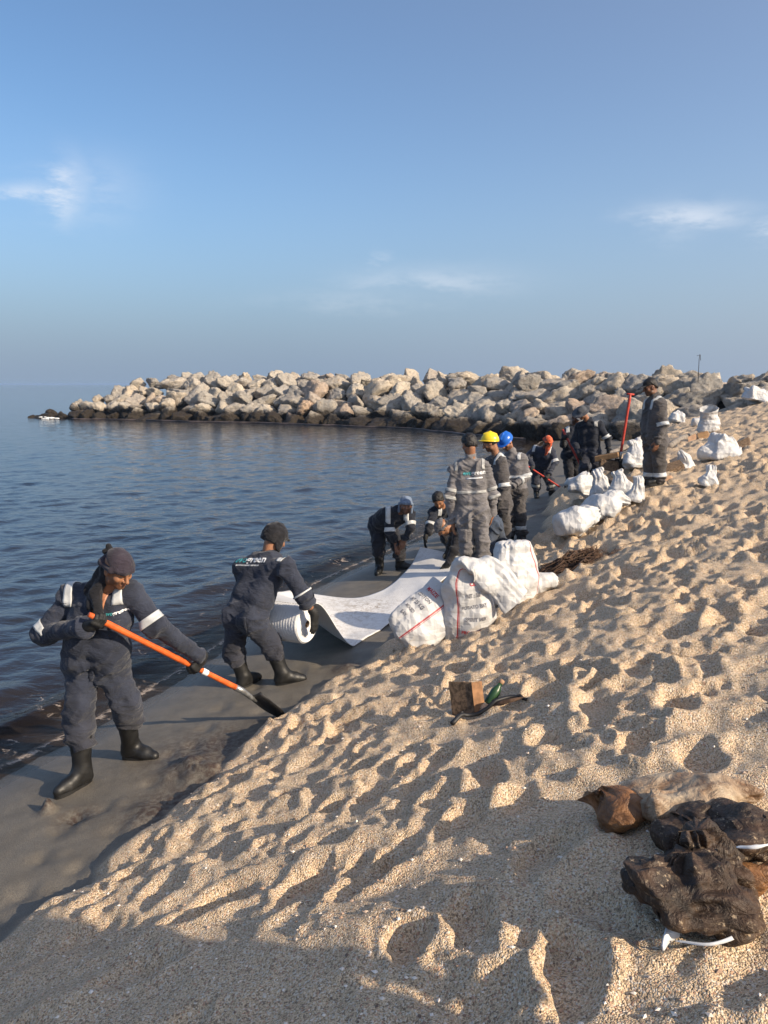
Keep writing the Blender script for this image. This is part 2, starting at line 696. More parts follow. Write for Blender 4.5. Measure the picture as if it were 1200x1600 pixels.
def base_h(x, y):
    xw, xs = xw_(y), xs_(y)
    zs = np.interp(y, [-80, 6.5, 9.5, 140], [0.28, 0.28, 0.40, 0.40])
    t = x - xs
    fr = np.clip((x - xw) / np.maximum(xs - xw, 0.2), 0, 1)
    wet = zs * fr ** 0.9
    tk = [0, .10, .3, .6, 1, 1.77, 2.8, 5.2, 8, 14, 30, 400]
    r_far = np.interp(t, tk, [0, .12, .28, .45, .63, .93, 1.12, 1.72, 2.3, 2.8, 3.0, 3.2])
    r_near = np.interp(t, tk, [0, .085, .15, .25, .38, .63, .97, 1.55, 2.1, 2.7, 3.0, 3.2])
    rise = r_near + (r_far - r_near) * sstep(y, 8.5, 12.0)
    sea = -np.minimum(0.13 * np.maximum(xw - x, 0), 3.0)
    return np.where(x < xw, sea, np.where(t < 0, wet, zs + rise))


# footprints and churned sand stamped into a height map
HX0, HY0, HR = -4.5, -2.0, 0.024
HNX, HNY = int(23 / HR), int(44 / HR)
HM = np.zeros((HNX, HNY), np.float32)
_gx = HX0 + HR * np.arange(HNX)
_gy = HY0 + HR * np.arange(HNY)


def stamp(cx, cy, ang, L, Wd, dep, rim=0.4):
    R = max(L, Wd) * 2.1
    i0, i1 = max(int((cx - R - HX0) / HR), 0), min(int((cx + R - HX0) / HR) + 1, HNX)
    j0, j1 = max(int((cy - R - HY0) / HR), 0), min(int((cy + R - HY0) / HR) + 1, HNY)
    if i1 <= i0 or j1 <= j0:
        return
    X = _gx[i0:i1][:, None] - cx
    Y = _gy[j0:j1][None, :] - cy
    c, s = math.cos(ang), math.sin(ang)
    u = (X * c + Y * s) / L
    v = (-X * s + Y * c) / (Wd * (1 + 0.18 * np.sin(u * 2.2)))
    e = np.sqrt(u * u + v * v)
    e = e * (1 + 0.55 * (n2(X * 9 + cx * 31, Y * 9 + cy * 17) - 0.5) + 0.3 * (n2(X * 21 + cx * 13, Y * 21 + cy * 7) - 0.5))
    w = np.exp(-(e / 1.15) ** 4)
    shape = -dep * (1 - sstep(e, 0.55, 1.12)) * (1 + 0.35 * u) + rim * dep * np.exp(-((e - 1.32) / 0.30) ** 2) * (1 + 0.5 * np.sin(3 * np.arctan2(v, u) + cx * 9))
    H = HM[i0:i1, j0:j1]
    HM[i0:i1, j0:j1] = H * (1 - 0.75 * w) + shape


_fr = random.Random(21)
GX, GY = np.meshgrid(_gx, _gy, indexing='ij')
HM += (0.06 * (fbm2(GX * 1.1, GY * 1.1, 2) - 0.5) + 0.03 * (fbm2(GX * 2.6 + 9, GY * 2.6, 2) - 0.5)).astype(np.float32)
# long soft furrows running up the beach
_q = GX * 0.62 + GY * 0.78
_p = -GX * 0.78 + GY * 0.62
HM += (0.045 * (fbm2(_p * 3.2 + 0.3 * np.sin(_q * 2.0), _q * 0.9, 3) - 0.5)).astype(np.float32)
del _q, _p
for k in range(3900):
    y = -1 + 42 * _fr.random()
    x = float(xs_(np.array(y))) + 0.25 + 12 * _fr.random() ** 1.15
    if y < 4.5 and _fr.random() < 0.10:
        continue
    ang = math.radians(_fr.choice([58, 58, 62, 40, 235, 75, 120, 10]) + _fr.gauss(0, 22))
    sz = _fr.uniform(0.75, 1.2) * (1.0 if _fr.random() < 0.93 else 1.5) * (0.90 if y < 6 else 1.1)
    stamp(x, y, ang, 0.15 * sz * _fr.uniform(0.75, 1.25), 0.078 * sz * _fr.uniform(0.7, 1.35), _fr.uniform(0.022, 0.060) * sz ** 0.7 * (1.0 if y < 4 else 1.45))
for k in range(2600):
    y = 3.0 + 20 * _fr.random()
    x = float(xs_(np.array(y))) + 0.15 + 8 * _fr.random() ** 1.1
    sz = _fr.uniform(0.40, 0.72)
    stamp(x, y, _fr.uniform(0, 6.28), 0.15 * sz * _fr.uniform(0.7, 1.3), 0.085 * sz * _fr.uniform(0.7, 1.3), _fr.uniform(0.02, 0.048))
# a few clear prints near the camera
for (u, v, z, a, s) in ((460, 1335, 1.0, 60, 1.5), (640, 1435, 1.15, 70, 1.15), (740, 1415, 1.2, 95, 1.2), (575, 1330, 1.05, 45, 1.5), (760, 1215, 1.05, 100, 1.2), (690, 1180, .95, 65, 1.1), (560, 1190, .8, 35, 1.2),
                        (840, 1320, 1.25, 60, 1.6), (900, 1500, 1.3, 80, 1.4), (1060, 1060, 1.45, 90, 1.2), (1000, 1115, 1.4, 60, 1.3), (1100, 1130, 1.5, 80, 1.4), (870, 1040, 1.15, 95, 1.2), (330, 1395, .75, 40, 1.6), (520, 1230, .85, 50, 1.2)):
    d0 = (np.array(at(u, v, 1.0)) - CAM)
    tt = (z - 2.85) / d0[2]
    p = CAM + d0 * tt
    stamp(p[0], p[1], math.radians(a), 0.115 * s, 0.058 * s, 0.062)
_rg = 1 - np.abs(2 * fbm2(GX * 3.4 + GY * 1.2 + 3, GY * 2.1 - GX * 0.9 + 8, 2) - 1)
HM += (0.040 * (_rg ** 2 - 0.5) + 0.026 * (fbm2(GX * 9, GY * 9, 2) - 0.5) + 0.012 * (n2(GX * 24, GY * 24) - 0.5)).astype(np.float32)
del _rg
del GX, GY


def hm(x, y):
    fx = np.clip((x - HX0) / HR, 0, HNX - 1.001)
    fy = np.clip((y - HY0) / HR, 0, HNY - 1.001)
    i, j = fx.astype(int), fy.astype(int)
    a, b = fx - i, fy - j
    i2, j2 = np.minimum(i + 1, HNX - 1), np.minimum(j + 1, HNY - 1)
    return (HM[i, j] * (1 - a) + HM[i2, j] * a) * (1 - b) + (HM[i, j2] * (1 - a) + HM[i2, j2] * a) * b


LUMPS = []      # (x, y, radius, height): heaps and scrapes on the wet sand


def ground(x, y):
    x = np.asarray(x, float)
    y = np.asarray(y, float)
    b = base_h(x, y)
    t = x - xs_(y)
    inside = (x > HX0) & (x < HX0 + HNX * HR) & (y > HY0) & (y < HY0 + HNY * HR)
    far = 0.10 * (fbm2(x * 2.3, y * 2.3, 3) - 0.5)
    d = np.where(inside, hm(x, y), far)
    z = b + d * sstep(t, -0.06, 0.30) * np.interp(y, [0, 2.2, 4.5, 7.5], [0.62, 0.66, 0.85, 1.0])
    z = np.atleast_1d(z + np.where(t < 0.1, 0.012 * (fbm2(x * 2.2, y * 2.2, 3) - 0.5) + 0.006 * (fbm2(x * 14, y * 14, 2) - 0.5), 0))
    for (lx, ly, lr, lh) in LUMPS:
        k = (np.abs(x - lx) < 2.4 * lr) & (np.abs(y - ly) < 2.4 * lr)
        if not k.any():
            continue
        xk, yk = x[k], y[k]
        e = np.hypot(xk - lx, yk - ly) / lr
        e = e * (1 + 0.5 * (n2(xk * 7 + lx * 13, yk * 7) - 0.5))
        z[k] += lh * np.exp(-e ** 2 * 1.6) * (1 + 0.7 * (fbm2(xk * 24, yk * 24, 2) - 0.5))
    return z


def gz(x, y):
    return float(ground(np.array([x]), np.array([y]))[0])


def hit(u, v, lift=0.0):
    """where the photograph's line of sight at (u, v) meets the beach"""
    ys = np.concatenate([np.arange(1.2, 25, 0.02), np.arange(25, 70, 0.1)])
    d = at(u, v, 1.0) - CAM
    px, pz = CAM[0] + d[0] * ys, CAM[2] + d[2] * ys
    g = base_h(px, ys) + lift
    k = np.argmax(pz < g)
    return np.array([px[k], ys[k], gz(px[k], ys[k])])


for (u, v, r, h) in ((300, 1200, 0.20, 0.075), (335, 1210, 0.14, 0.05), (265, 1255, 0.22, -0.045), (240, 1270, 0.15, 0.05), (120, 1275, 0.10, -0.05), (75, 1268, 0.055, 0.07), (365, 1205, 0.10, -0.05), (430, 1135, 0.15, 0.05),
                     (870, 880, .35, .05), (845, 800, .35, .05), (880, 815, .3, .06), (330, 1170, .35, -.02), (540, 1045, .12, .03)):
    p = hit(u, v)
    LUMPS.append((p[0], p[1], r, h))
for (u, v) in ((160, 1262), (95, 1300), (60, 1345), (235, 1225), (262, 1180), (320, 1140), (345, 1108), (410, 1110), (300, 1165), (465, 1052), (500, 1040), (30, 1400), (120, 1360), (520, 985), (180, 1300), (400, 1075)):
    p = hit(u, v)
    LUMPS.append((p[0], p[1], 0.085, -0.022))
    LUMPS.append((p[0] + 0.10, p[1] + 0.05, 0.06, 0.010))
OILY = [(l[0], l[1], l[2]) for l in LUMPS[:13]]
LUMPS_DONE = True


def polar(r0, r1, dr, th_lo, th_hi, nfront, nback, rmax):
    rs = [r0]
    while rs[-1] < r1:
        rs.append(rs[-1] * (1 + dr) + 0.002)
    while rs[-1] < rmax:
        rs.append(rs[-1] * 1.12)
    rs = np.array(rs)
    th = np.concatenate([np.linspace(th_lo, th_hi, nfront, endpoint=False), np.linspace(th_hi, th_lo + 2 * math.pi, nback, endpoint=False)])
    n, m = len(rs), len(th)
    R, T = np.meshgrid(rs, th, indexing='ij')
    X = (R * np.sin(T)).ravel()
    Y = (R * np.cos(T)).ravel()
    i = np.arange(n - 1)[:, None] * m
    j = np.arange(m)[None, :]
    k = (j + 1) % m
    F = np.stack([i + j, i + k, i + m + k, i + m + j], -1).reshape(-1, 4)[:, ::-1]
    return X, Y, F, n, m


X, Y, F, n_, m_ = polar(0.9, 75, 0.0072, math.radians(-46), math.radians(58), 650, 100, 9000)
Z = ground(X, Y)
t_ = X - xs_(Y)
wet_ = 1 - sstep(t_ + 0.10 * (fbm2(X * 5, Y * 5, 3) - 0.5), -0.04, 0.10)
edge_ = X - xw_(Y)
oil_ = np.zeros_like(X)
for (lx, ly, lr) in OILY:
    oil_ = np.maximum(oil_, np.exp(-(np.hypot(X - lx, Y - ly) / (lr * 1.25)) ** 2))
c0 = len(X)
V = np.column_stack([X, Y, Z])
me_attr = {'wet': wet_, 'edge': np.clip(edge_, -2, 5), 'oil': oil_}


def sand_material():
    m, t, b = newmat('coarse_shell_sand')
    v = coords(t)
    wet, edge, oil = attr(t, 'wet').outputs['Fac'], attr(t, 'edge').outputs['Fac'], attr(t, 'oil').outputs['Fac']
    g1 = noise(t, v, 205, 2, 0.5)
    g2 = noise(t, v, 90, 3, 0.6)
    vor = N(t, 'ShaderNodeTexVoronoi', i_Scale=165.0)
    t.links.new(v, vor.inputs['Vector'])
    big = noise(t, v, 1.3, 4)
    rp = N(t, 'ShaderNodeValToRGB')
    e = rp.color_ramp.elements
    e[0].position, e[0].color = 0.30, (0.17, 0.118, 0.075, 1)
    e[1].position, e[1].color = 0.72, (0.94, 0.82, 0.64, 1)
    for p, c in ((0.42, (0.50, 0.365, 0.225, 1)), (0.52, (0.70, 0.535, 0.355, 1)), (0.62, (0.83, 0.66, 0.46, 1))):
        k = e.new(p)
        k.color = c
    t.links.new(math_(t, 'ADD', math_(t, 'MULTIPLY', g1, 0.65), math_(t, 'MULTIPLY', g2, 0.35)), rp.inputs[0])
    vs = N(t, 'ShaderNodeSeparateColor')
    t.links.new(vor.outputs['Color'], vs.inputs[0])
    dry = mixc(t, math_(t, 'MULTIPLY', math_(t, 'GREATER_THAN', vs.outputs[0], 0.80), 0.55), rp.outputs[0], (0.085, 0.058, 0.045))
    dry = mixc(t, math_(t, 'MULTIPLY', math_(t, 'GREATER_THAN', vs.outputs[1], 0.86), 0.6), dry, (0.82, 0.76, 0.66))
    dry = mixc(t, math_(t, 'MULTIPLY', math_(t, 'GREATER_THAN', vs.outputs[2], 0.93), 0.6), dry, (0.52, 0.26, 0.17))
    dry = mixc(t, maprange(t, big, 0.3, 0.7, 0.0, 0.35), dry, mixc(t, 1.0, dry, (0.90, 0.84, 0.80), 'MULTIPLY'))
    w1 = noise(t, v, 5, 5, 0.6)
    w2 = noise(t, v, 240, 2)
    wc = mixc(t, maprange(t, w1, 0.3, 0.7), (0.145, 0.130, 0.106), (0.205, 0.184, 0.150))
    wc = mixc(t, maprange(t, w2, 0.35, 0.65, 0.0, 0.75), wc, (0.085, 0.074, 0.060))
    soak = maprange(t, edge, 0.0, 0.75, 1.0, 0.0)
    wc = mixc(t, soak, wc, mixc(t, 1.0, wc, (0.62, 0.58, 0.56), 'MULTIPLY'))
    o1 = noise(t, v, 26, 5, 0.7)
    wc = mixc(t, math_(t, 'MULTIPLY', oil, maprange(t, o1, 0.38, 0.60)), wc, (0.052, 0.032, 0.024))
    t.links.new(mixc(t, wet, dry, wc), b.inputs['Base Color'])
    rough = math_(t, 'SUBTRACT', 0.95, math_(t, 'MULTIPLY', wet, math_(t, 'ADD', 0.30, math_(t, 'MULTIPLY', soak, 0.52))))
    t.links.new(rough, b.inputs['Roughness'])
    b.inputs['Specular IOR Level'].default_value = 0.4
    dryness = math_(t, 'SUBTRACT', 1.0, math_(t, 'MULTIPLY', wet, 0.72))
    h = math_(t, 'ADD', math_(t, 'MULTIPLY', g1, 0.5), math_(t, 'MULTIPLY', vor.outputs['Distance'], -0.55))
    h = math_(t, 'ADD', h, math_(t, 'MULTIPLY', g2, 0.9))
    bump(t, b, math_(t, 'MULTIPLY', h, dryness), 0.85, 0.013)
    return m


M['sand'] = sand_material()
bo = mk('beach', V, F, M['sand'], attrs=me_attr)
tag(bo, None, None, kind='structure')
bo.location = (0, 0, 0)
_me = bo.data
_co = V.astype(np.float32)
_me.vertices.foreach_set('co', _co.ravel())
_me.update()

# ------------------------------------------------------------------ the sea
X, Y, F, n_, m_ = polar(2.0, 90, 0.0062, math.radians(-42), math.radians(22), 560, 60, 9000)
dep = -base_h(X, Y)
Rr = np.hypot(X, Y)
Z = np.zeros_like(X)
wr_ = np.random.default_rng(11)
WARP = [5.4 * (fbm2(X * 0.35 + q * 3.7, Y * 0.35 + q, 2) - 0.5) for q in range(7)]
for k in range(46):
    lam = 0.20 * (10.0 ** (wr_.random() * 0.95))
    ang = math.radians(118 + wr_.normal(0, 34))
    kx, ky = math.cos(ang) * 2 * math.pi / lam, math.sin(ang) * 2 * math.pi / lam
    ph = wr_.random() * 6.28
    warp = WARP[k % 7] * (0.8 + 0.4 * wr_.random())
    s = np.sin(kx * X + ky * Y + ph + warp)
    amp = 0.0031 * lam ** 0.9 * (0.5 + wr_.random())
    amp = amp * (1 - sstep(Rr, 14 * lam ** 0.5 + 6, 60 * lam ** 0.5 + 20))
    Z += amp * (s + 0.35 * s * s)
Z *= 0.25 + 0.75 * sstep(dep, 0.0, 0.35)
# lazy wavelets running up the shore
_e = xw_(Y) - X
Z += 0.045 * np.exp(-((_e - 0.55 - 0.5 * (fbm2(Y * 0.5, Y * 0 + 2, 3) - 0.5)) / 0.16) ** 2) * sstep(fbm2(Y * 0.6 + 4, Y * 0 + 7.7, 2), 0.40, 0.62)
Z += 0.035 * np.exp(-((_e - 1.5 - 0.7 * (fbm2(Y * 0.4, Y * 0 + 5, 3) - 0.5)) / 0.22) ** 2) * sstep(fbm2(Y * 0.5 + 14, Y * 0 + 3.7, 2), 0.38, 0.62)
Z += 0.012


def water_material():
    m, t, b = newmat('sea_water')
    v = coords(t)
    dp = attr(t, 'depth').outputs['Fac']
    n = noise(t, v, 0.35, 4)
    deep = mixc(t, maprange(t, n, 0.35, 0.65), (0.014, 0.018, 0.026), (0.022, 0.027, 0.036))
    c = mixc(t, maprange(t, dp, 0.0, 0.40), (0.027, 0.021, 0.018), deep)
    sl = noise(t, coords(t, scale=(1, 0.5, 1)), 0.30, 4, 0.6, 0.8)
    c = mixc(t, math_(t, 'MULTIPLY', maprange(t, sl, 0.42, 0.62), maprange(t, dp, 0.2, 2.2, 0.75, 0.0)), c, (0.026, 0.022, 0.022))
    t.links.new(c, b.inputs['Base Color'])
    setp(b, Roughness=0.07, IOR=1.33)
    b.inputs['Specular IOR Level'].default_value = 0.5
    h1 = noise(t, coords(t, scale=(1.0, 1.5, 1)), 2.6, 3, 0.5, 0.5)
    h2 = noise(t, coords(t, scale=(1.0, 1.7, 1)), 9, 3, 0.5, 0.4)
    p = bump(t, b, h1, 0.5, 0.052)
    bump(t, b, h2, 0.5, 0.011, p)
    # thin lace of foam and floating scum right along the shore
    f1 = noise(t, v, 7, 6, 0.7, 1.2)
    f2 = noise(t, v, 1.1, 3)
    fo = math_(t, 'MULTIPLY', maprange(t, f1, 0.57, 0.66), maprange(t, dp, 0.03, 0.20, 1.0, 0.0))
    fo = math_(t, 'MULTIPLY', fo, maprange(t, f2, 0.45, 0.6))
    ln = math_(t, 'ABSOLUTE', math_(t, 'SUBTRACT', math_(t, 'ADD', dp, math_(t, 'MULTIPLY', math_(t, 'SUBTRACT', f1, 0.5), 0.05)), 0.012))
    fo = math_(t, 'MAXIMUM', fo, math_(t, 'MULTIPLY', maprange(t, ln, 0.0, 0.006, 0.8, 0.0), maprange(t, f1, 0.40, 0.55)))
    foam = N(t, 'ShaderNodeBsdfDiffuse')
    foam.inputs[0].default_value = (0.62, 0.52, 0.44, 1)
    tr = N(t, 'ShaderNodeBsdfTransparent')
    tr.inputs[0].default_value = (0.80, 0.73, 0.66, 1)
    m1 = N(t, 'ShaderNodeMixShader')
    t.links.new(maprange(t, dp, 0.0, 0.22, 0.22, 1.0), m1.inputs[0])
    t.links.new(tr.outputs[0], m1.inputs[1])
    t.links.new(b.outputs[0], m1.inputs[2])
    m2 = N(t, 'ShaderNodeMixShader')
    t.links.new(math_(t, 'MULTIPLY', fo, 0.6), m2.inputs[0])
    t.links.new(m1.outputs[0], m2.inputs[1])
    t.links.new(foam.outputs[0], m2.inputs[2])
    t.links.new(m2.outputs[0], t.nodes['Material Output'].inputs[0])
    return m


M['water'] = water_material()
keep = (dep > -0.16)
Fk = F[keep[F].all(1)]
used = np.unique(Fk)
remap = np.full(len(X), -1)
remap[used] = np.arange(len(used))
V = np.column_stack([X, Y, Z])[used]
wo_ = mk('sea', V, remap[Fk], M['water'], attrs={'depth': np.clip(dep[used], -0.2, 3)})
wo_.data.vertices.foreach_set('co', V.astype(np.float32).ravel())
wo_.location = (0, 0, 0)
wo_.data.update()
tag(wo_, None, None, kind='structure')

# ------------------------------------------------------------------ the breakwater
def rock_material():
    m, t, b = newmat('limestone_armour_rock')
    tc = t.nodes.new('ShaderNodeTexCoord')
    gm = t.nodes.new('ShaderNodeNewGeometry')
    oi = t.nodes.new('ShaderNodeObjectInfo')
    off = N(t, 'ShaderNodeVectorMath', operation='ADD')
    sc_ = N(t, 'ShaderNodeVectorMath', operation='SCALE')
    cmb = N(t, 'ShaderNodeCombineXYZ')
    for i in range(3):
        t.links.new(math_(t, 'MULTIPLY', oi.outputs['Random'], 31.0 + i * 17), cmb.inputs[i])
    t.links.new(tc.outputs['Object'], off.inputs[0])
    t.links.new(cmb.outputs[0], off.inputs[1])
    v = off.outputs[0]
    big = noise(t, v, 1.6, 5, 0.6)
    med = noise(t, v, 5.5, 6, 0.68, 0.5)
    fin = noise(t, v, 26, 5, 0.7)
    rp = N(t, 'ShaderNodeValToRGB')
    e = rp.color_ramp.elements
    e[0].position, e[0].color = 0.0, (0.38, 0.36, 0.33, 1)
    e[1].position, e[1].color = 1.0, (0.50, 0.46, 0.41, 1)
    for p, c in ((0.15, (0.52, 0.45, 0.36, 1)), (0.3, (0.30, 0.285, 0.265, 1)), (0.45, (0.44, 0.405, 0.355, 1)), (0.58, (0.54, 0.485, 0.405, 1)), (0.70, (0.33, 0.31, 0.285, 1)), (0.80, (0.40, 0.37, 0.33, 1)), (0.87, (0.44, 0.30, 0.21, 1)), (0.92, (0.46, 0.41, 0.34, 1))):
        e.new(p).color = c
    t.links.new(oi.outputs['Random'], rp.inputs[0])
    c = mixc(t, maprange(t, big, 0.35, 0.7), rp.outputs[0], mixc(t, 1.0, rp.outputs[0], (1.35, 1.28, 1.18), 'MULTIPLY'))
    c = mixc(t, maprange(t, med, 0.50, 0.68, 0, 0.75), c, mixc(t, 1.0, c, (0.42, 0.39, 0.37), 'MULTIPLY'))
    c = mixc(t, maprange(t, fin, 0.48, 0.75, 0, 0.55), c, (0.62, 0.58, 0.52))
    c = mixc(t, maprange(t, noise(t, v, 3.1, 4, 0.6, 1.0), 0.62, 0.74, 0, 0.5), c, (0.36, 0.20, 0.115))
    # weed and oil stain up to the tide mark
    sp = N(t, 'ShaderNodeSeparateXYZ')
    t.links.new(gm.outputs['Position'], sp.inputs[0])
    z = math_(t, 'ADD', sp.outputs[2], math_(t, 'MULTIPLY', math_(t, 'SUBTRACT', med, 0.5), 0.9))
    z = math_(t, 'ADD', z, math_(t, 'MULTIPLY', math_(t, 'SUBTRACT', oi.outputs['Random'], 0.5), 0.5))
    tide = maprange(t, z, 0.65, 1.15, 1.0, 0.0)
    c = mixc(t, tide, c, mixc(t, fin, (0.020, 0.016, 0.012), (0.060, 0.045, 0.030)))
    t.links.new(c, b.inputs['Base Color'])
    t.links.new(math_(t, 'SUBTRACT', 0.92, math_(t, 'MULTIPLY', tide, 0.45)), b.inputs['Roughness'])
    b.inputs['Specular IOR Level'].default_value = 0.3
    p = bump(t, b, med, 1.0, 0.22)
    bump(t, b, fin, 0.8, 0.06, p)
    return m


M['rock'] = rock_material()
M['core'] = simple('dark_rubble', (0.045, 0.040, 0.036), 0.95, 0.5, 3)


def rock_mesh(seed):
    r = np.random.default_rng(seed)
    bm = bmesh.new()
    bmesh.ops.create_icosphere(bm, subdivisions=4, radius=1.0)
    P = np.array([v.co[:] for v in bm.verts])
    P /= np.linalg.norm(P, axis=1, keepdims=True)
    nn = r.normal(size=(10, 3))
    nn /= np.linalg.norm(nn, axis=1, keepdims=True)
    dd = r.uniform(0.50, 0.92, 10)
    dots = P @ nn.T
    rr = np.where(dots > 0.12, dd / np.maximum(dots, 0.12), 9.0)
    k = 70.0
    rad = -np.log(np.exp(-k * np.minimum(rr, 1.32)).sum(1) + math.exp(-k * 1.22)) / k
    Q = P * rad[:, None]
    Q = Q * (1 + 0.16 * (n3(Q * 2.0 + seed * 3.3) - 0.5)[:, None] + 0.10 * (n3(Q * 5 + seed * 1.3) - 0.5)[:, None] + 0.05 * (n3(Q * 11 + seed) - 0.5)[:, None])
    rg = 1 - np.abs(2 * n3(Q * 3.4 + seed * 7.7) - 1)
    Q = Q * (1 - 0.16 * (rg ** 3)[:, None])
    Q *= np.array([1.0, r.uniform(0.72, 0.95), r.uniform(0.62, 0.85)])
    for v, q in zip(bm.verts, Q):
        v.co = q
    me = bpy.data.meshes.new('rock')
    bm.to_mesh(me)
    bm.free()
    me.polygons.foreach_set('use_smooth', np.full(len(me.polygons), True))
    me.materials.append(M['rock'])
    return me


ROCKS = [rock_mesh(s) for s in range(16)]
bw = root('breakwater', (0, 48, 0), 'long breakwater of piled pale boulders running out into the sea', 'breakwater')
TOE = np.array([(-28.6, 65.2), (-18, 61.3), (-9.6, 57.5), (-3, 54), (2, 50), (5.2, 45), (8.0, 40), (11, 35.2), (14.5, 31.0), (19, 28.2), (26, 26)])
seg = np.linalg.norm(np.diff(TOE, axis=0), axis=1)
cum = np.concatenate([[0], np.cumsum(seg)])


def on_toe(s):
    p = np.array([np.interp(s, cum, TOE[:, 0]), np.interp(s, cum, TOE[:, 1])])
    q = np.array([np.interp(s + 1.5, cum, TOE[:, 0]), np.interp(s + 1.5, cum, TOE[:, 1])]) - np.array([np.interp(s - 1.5, cum, TOE[:, 0]), np.interp(s - 1.5, cum, TOE[:, 1])])
    q = unit(q)
    return p, q, np.array([-q[1], q[0]])


rr = random.Random(5)
nrock = 0
ROWS = 6
for row in range(ROWS):
    s = 0.2 + 1.55 * row + rr.uniform(0, 0.6)
    smax = cum[-1] + 1.0
    while s < smax:
        f = 0.96 + rr.uniform(-0.20, 0.20) + (0.08 if s > 36 else 0.0)
        if row == 0:
            f *= 0.9
        if row >= 4:
            f = 0.92 + (f - 0.96) * 0.5
        f *= 0.72 + 0.28 * min(1.0, (s - 1.55 * row) / 6 + 0.05 * row)
        p, tg, nv = on_toe(s)
        end = max(0.0, 1 - s / 9.0)
        inw = 0.35 + row * 1.05 + rr.uniform(-0.2, 0.2) + (0.5 if row == 5 else 0)
        z = 0.12 + row * 0.66 + rr.uniform(-0.12, 0.12)
        if row == 5:
            z = 3.12 + 0.25 * (1.0 - f) + rr.uniform(-0.04, 0.04)
            inw += 0.3
        z -= 0.45 * max(0.0, (s - 38) / 20) * (row / 5)
        if row >= 3:
            z = min(z, 3.92 - 0.80 * f)
        c = p + nv * inw
        nrock += 1
        o = bpy.data.objects.new('rock', ROCKS[rr.randrange(len(ROCKS))])
        COL.objects.link(o)
        o.parent = bw
        o.location = (c[0], c[1] - 48, z)
        tilt = rr.uniform(-0.5, 0.5)
        o.rotation_euler = (tilt, rr.uniform(-0.4, 0.4), rr.uniform(0, 6.28))
        o.scale = (f * rr.uniform(1.0, 1.3), f * rr.uniform(0.95, 1.15), f * rr.uniform(0.85, 1.08))
        s += 1.50 * f + rr.uniform(0.0, 0.25)
# inner rubble that closes the gaps
cv, cf = [], []
ss = np.linspace(2.5, cum[-1] + 1, 60)
prof = [(0.7, -1.5), (1.2, 0.0), (3.4, 1.7), (5.6, 2.6), (7.6, 2.6), (12.0, -1.5)]
for i, s in enumerate(ss):
    p, tg, nv = on_toe(s)
    sc2 = min(1.0, 0.15 + i / 10)
    for (w_, h_) in prof:
        c = p + nv * (0.7 + (w_ - 0.7) * max(sc2, .4))
        hh = h_ if h_ < 0 else h_ * sc2
        cv.append((c[0] + rr.uniform(-.2, .2), c[1], hh + rr.uniform(-.1, .1)))
k = len(prof)
for i in range(len(ss) - 1):
    for j in range(k - 1):
        cf.append((i * k + j, (i + 1) * k + j, (i + 1) * k + j + 1, i * k + j + 1))
mk('rubble_core', np.array(cv), np.array(cf), M['core'], bw, smooth=False)
# rocks awash off the tip
for (dx, dy, z, f) in ((-0.7, 0.3, -0.25, 0.8), (-1.4, 0.8, -0.36, 0.7), (0.2, -0.6, -0.05, 0.75)):
    o = bpy.data.objects.new('rock', ROCKS[rr.randrange(len(ROCKS))])
    COL.objects.link(o)
    o.parent = bw
    o.location = (TOE[0][0] + dx, TOE[0][1] + dy - 48, z)
    o.rotation_euler = (rr.uniform(-.3, .3), rr.uniform(-.3, .3), rr.uniform(0, 6.28))
    o.scale = (f * 1.2, f, f * 0.9)
print('rocks', nrock)

# white water breaking on the tip
M['foam'] = simple('sea_foam', (0.80, 0.82, 0.82), 0.8, 0.08, 6, 0.8, 14, 0.05)
tipx, tipy = TOE[0]
bm = bmesh.new()
rf = random.Random(3)
for i in range(16):
    a, b2 = rf.gauss(1.2, 0.4), rf.gauss(-1.6, 0.2)
    r_ = rf.uniform(0.04, 0.14)
    mt = Matrix.Translation((tipx + a, tipy + b2, 0.04 + abs(rf.gauss(0, 0.12)) * max(0.2, 1 - abs(a + 0.3) / 2))) @ Matrix.Diagonal((r_ * 1.8, r_, r_ * 0.5, 1))
    bmesh.ops.create_icosphere(bm, subdivisions=1, radius=1.0, matrix=mt)
me = bpy.data.meshes.new('breaking_foam')
bm.to_mesh(me)
bm.free()
o = link('breaking_foam', me, M['foam'])
tag(o, 'white foam where a small wave breaks on the breakwater tip', 'foam', kind='stuff')

# floating boom along the foot of the rocks
pts = []
for s in np.linspace(4, 46, 130):
    p, tg, nv = on_toe(s)
    q = p - nv * (1.0 + 0.28 * math.sin(s * 0.5) + 0.12 * math.sin(s * 1.7))
    pts.append((q[0], q[1], 0.045))
Vb, Fb = tube(pts, 0.075, 8)
M['boom'] = simple('dark_boom_fabric', (0.05, 0.038, 0.034), 0.55, 0.9, 0.9)
o = mk('floating_boom', Vb, tidy(Fb), M['boom'])
tag(o, 'long thin dark floating boom lying on the water along the foot of the boulders', 'boom')

# thin mast on the crest
p = at(1092, 578, 34.0)
mr = root('mast', (p[0], p[1], 3.0), 'thin dark mast standing on the breakwater crest at far right', 'mast')
Vb, Fb = tube([(p[0], p[1], 2.9), (p[0] - .02, p[1], 3.9), (p[0], p[1], 4.12)], 0.013, 6)
mk('pole', Vb, tidy(Fb), M['iron'], mr)
Vb, Fb = tube([(p[0] - 0.12, p[1], 4.06), (p[0] + 0.02, p[1], 4.1), (p[0] + 0.05, p[1], 3.86)], 0.011, 6)
mk('bracket', Vb, tidy(Fb), M['iron'], mr)

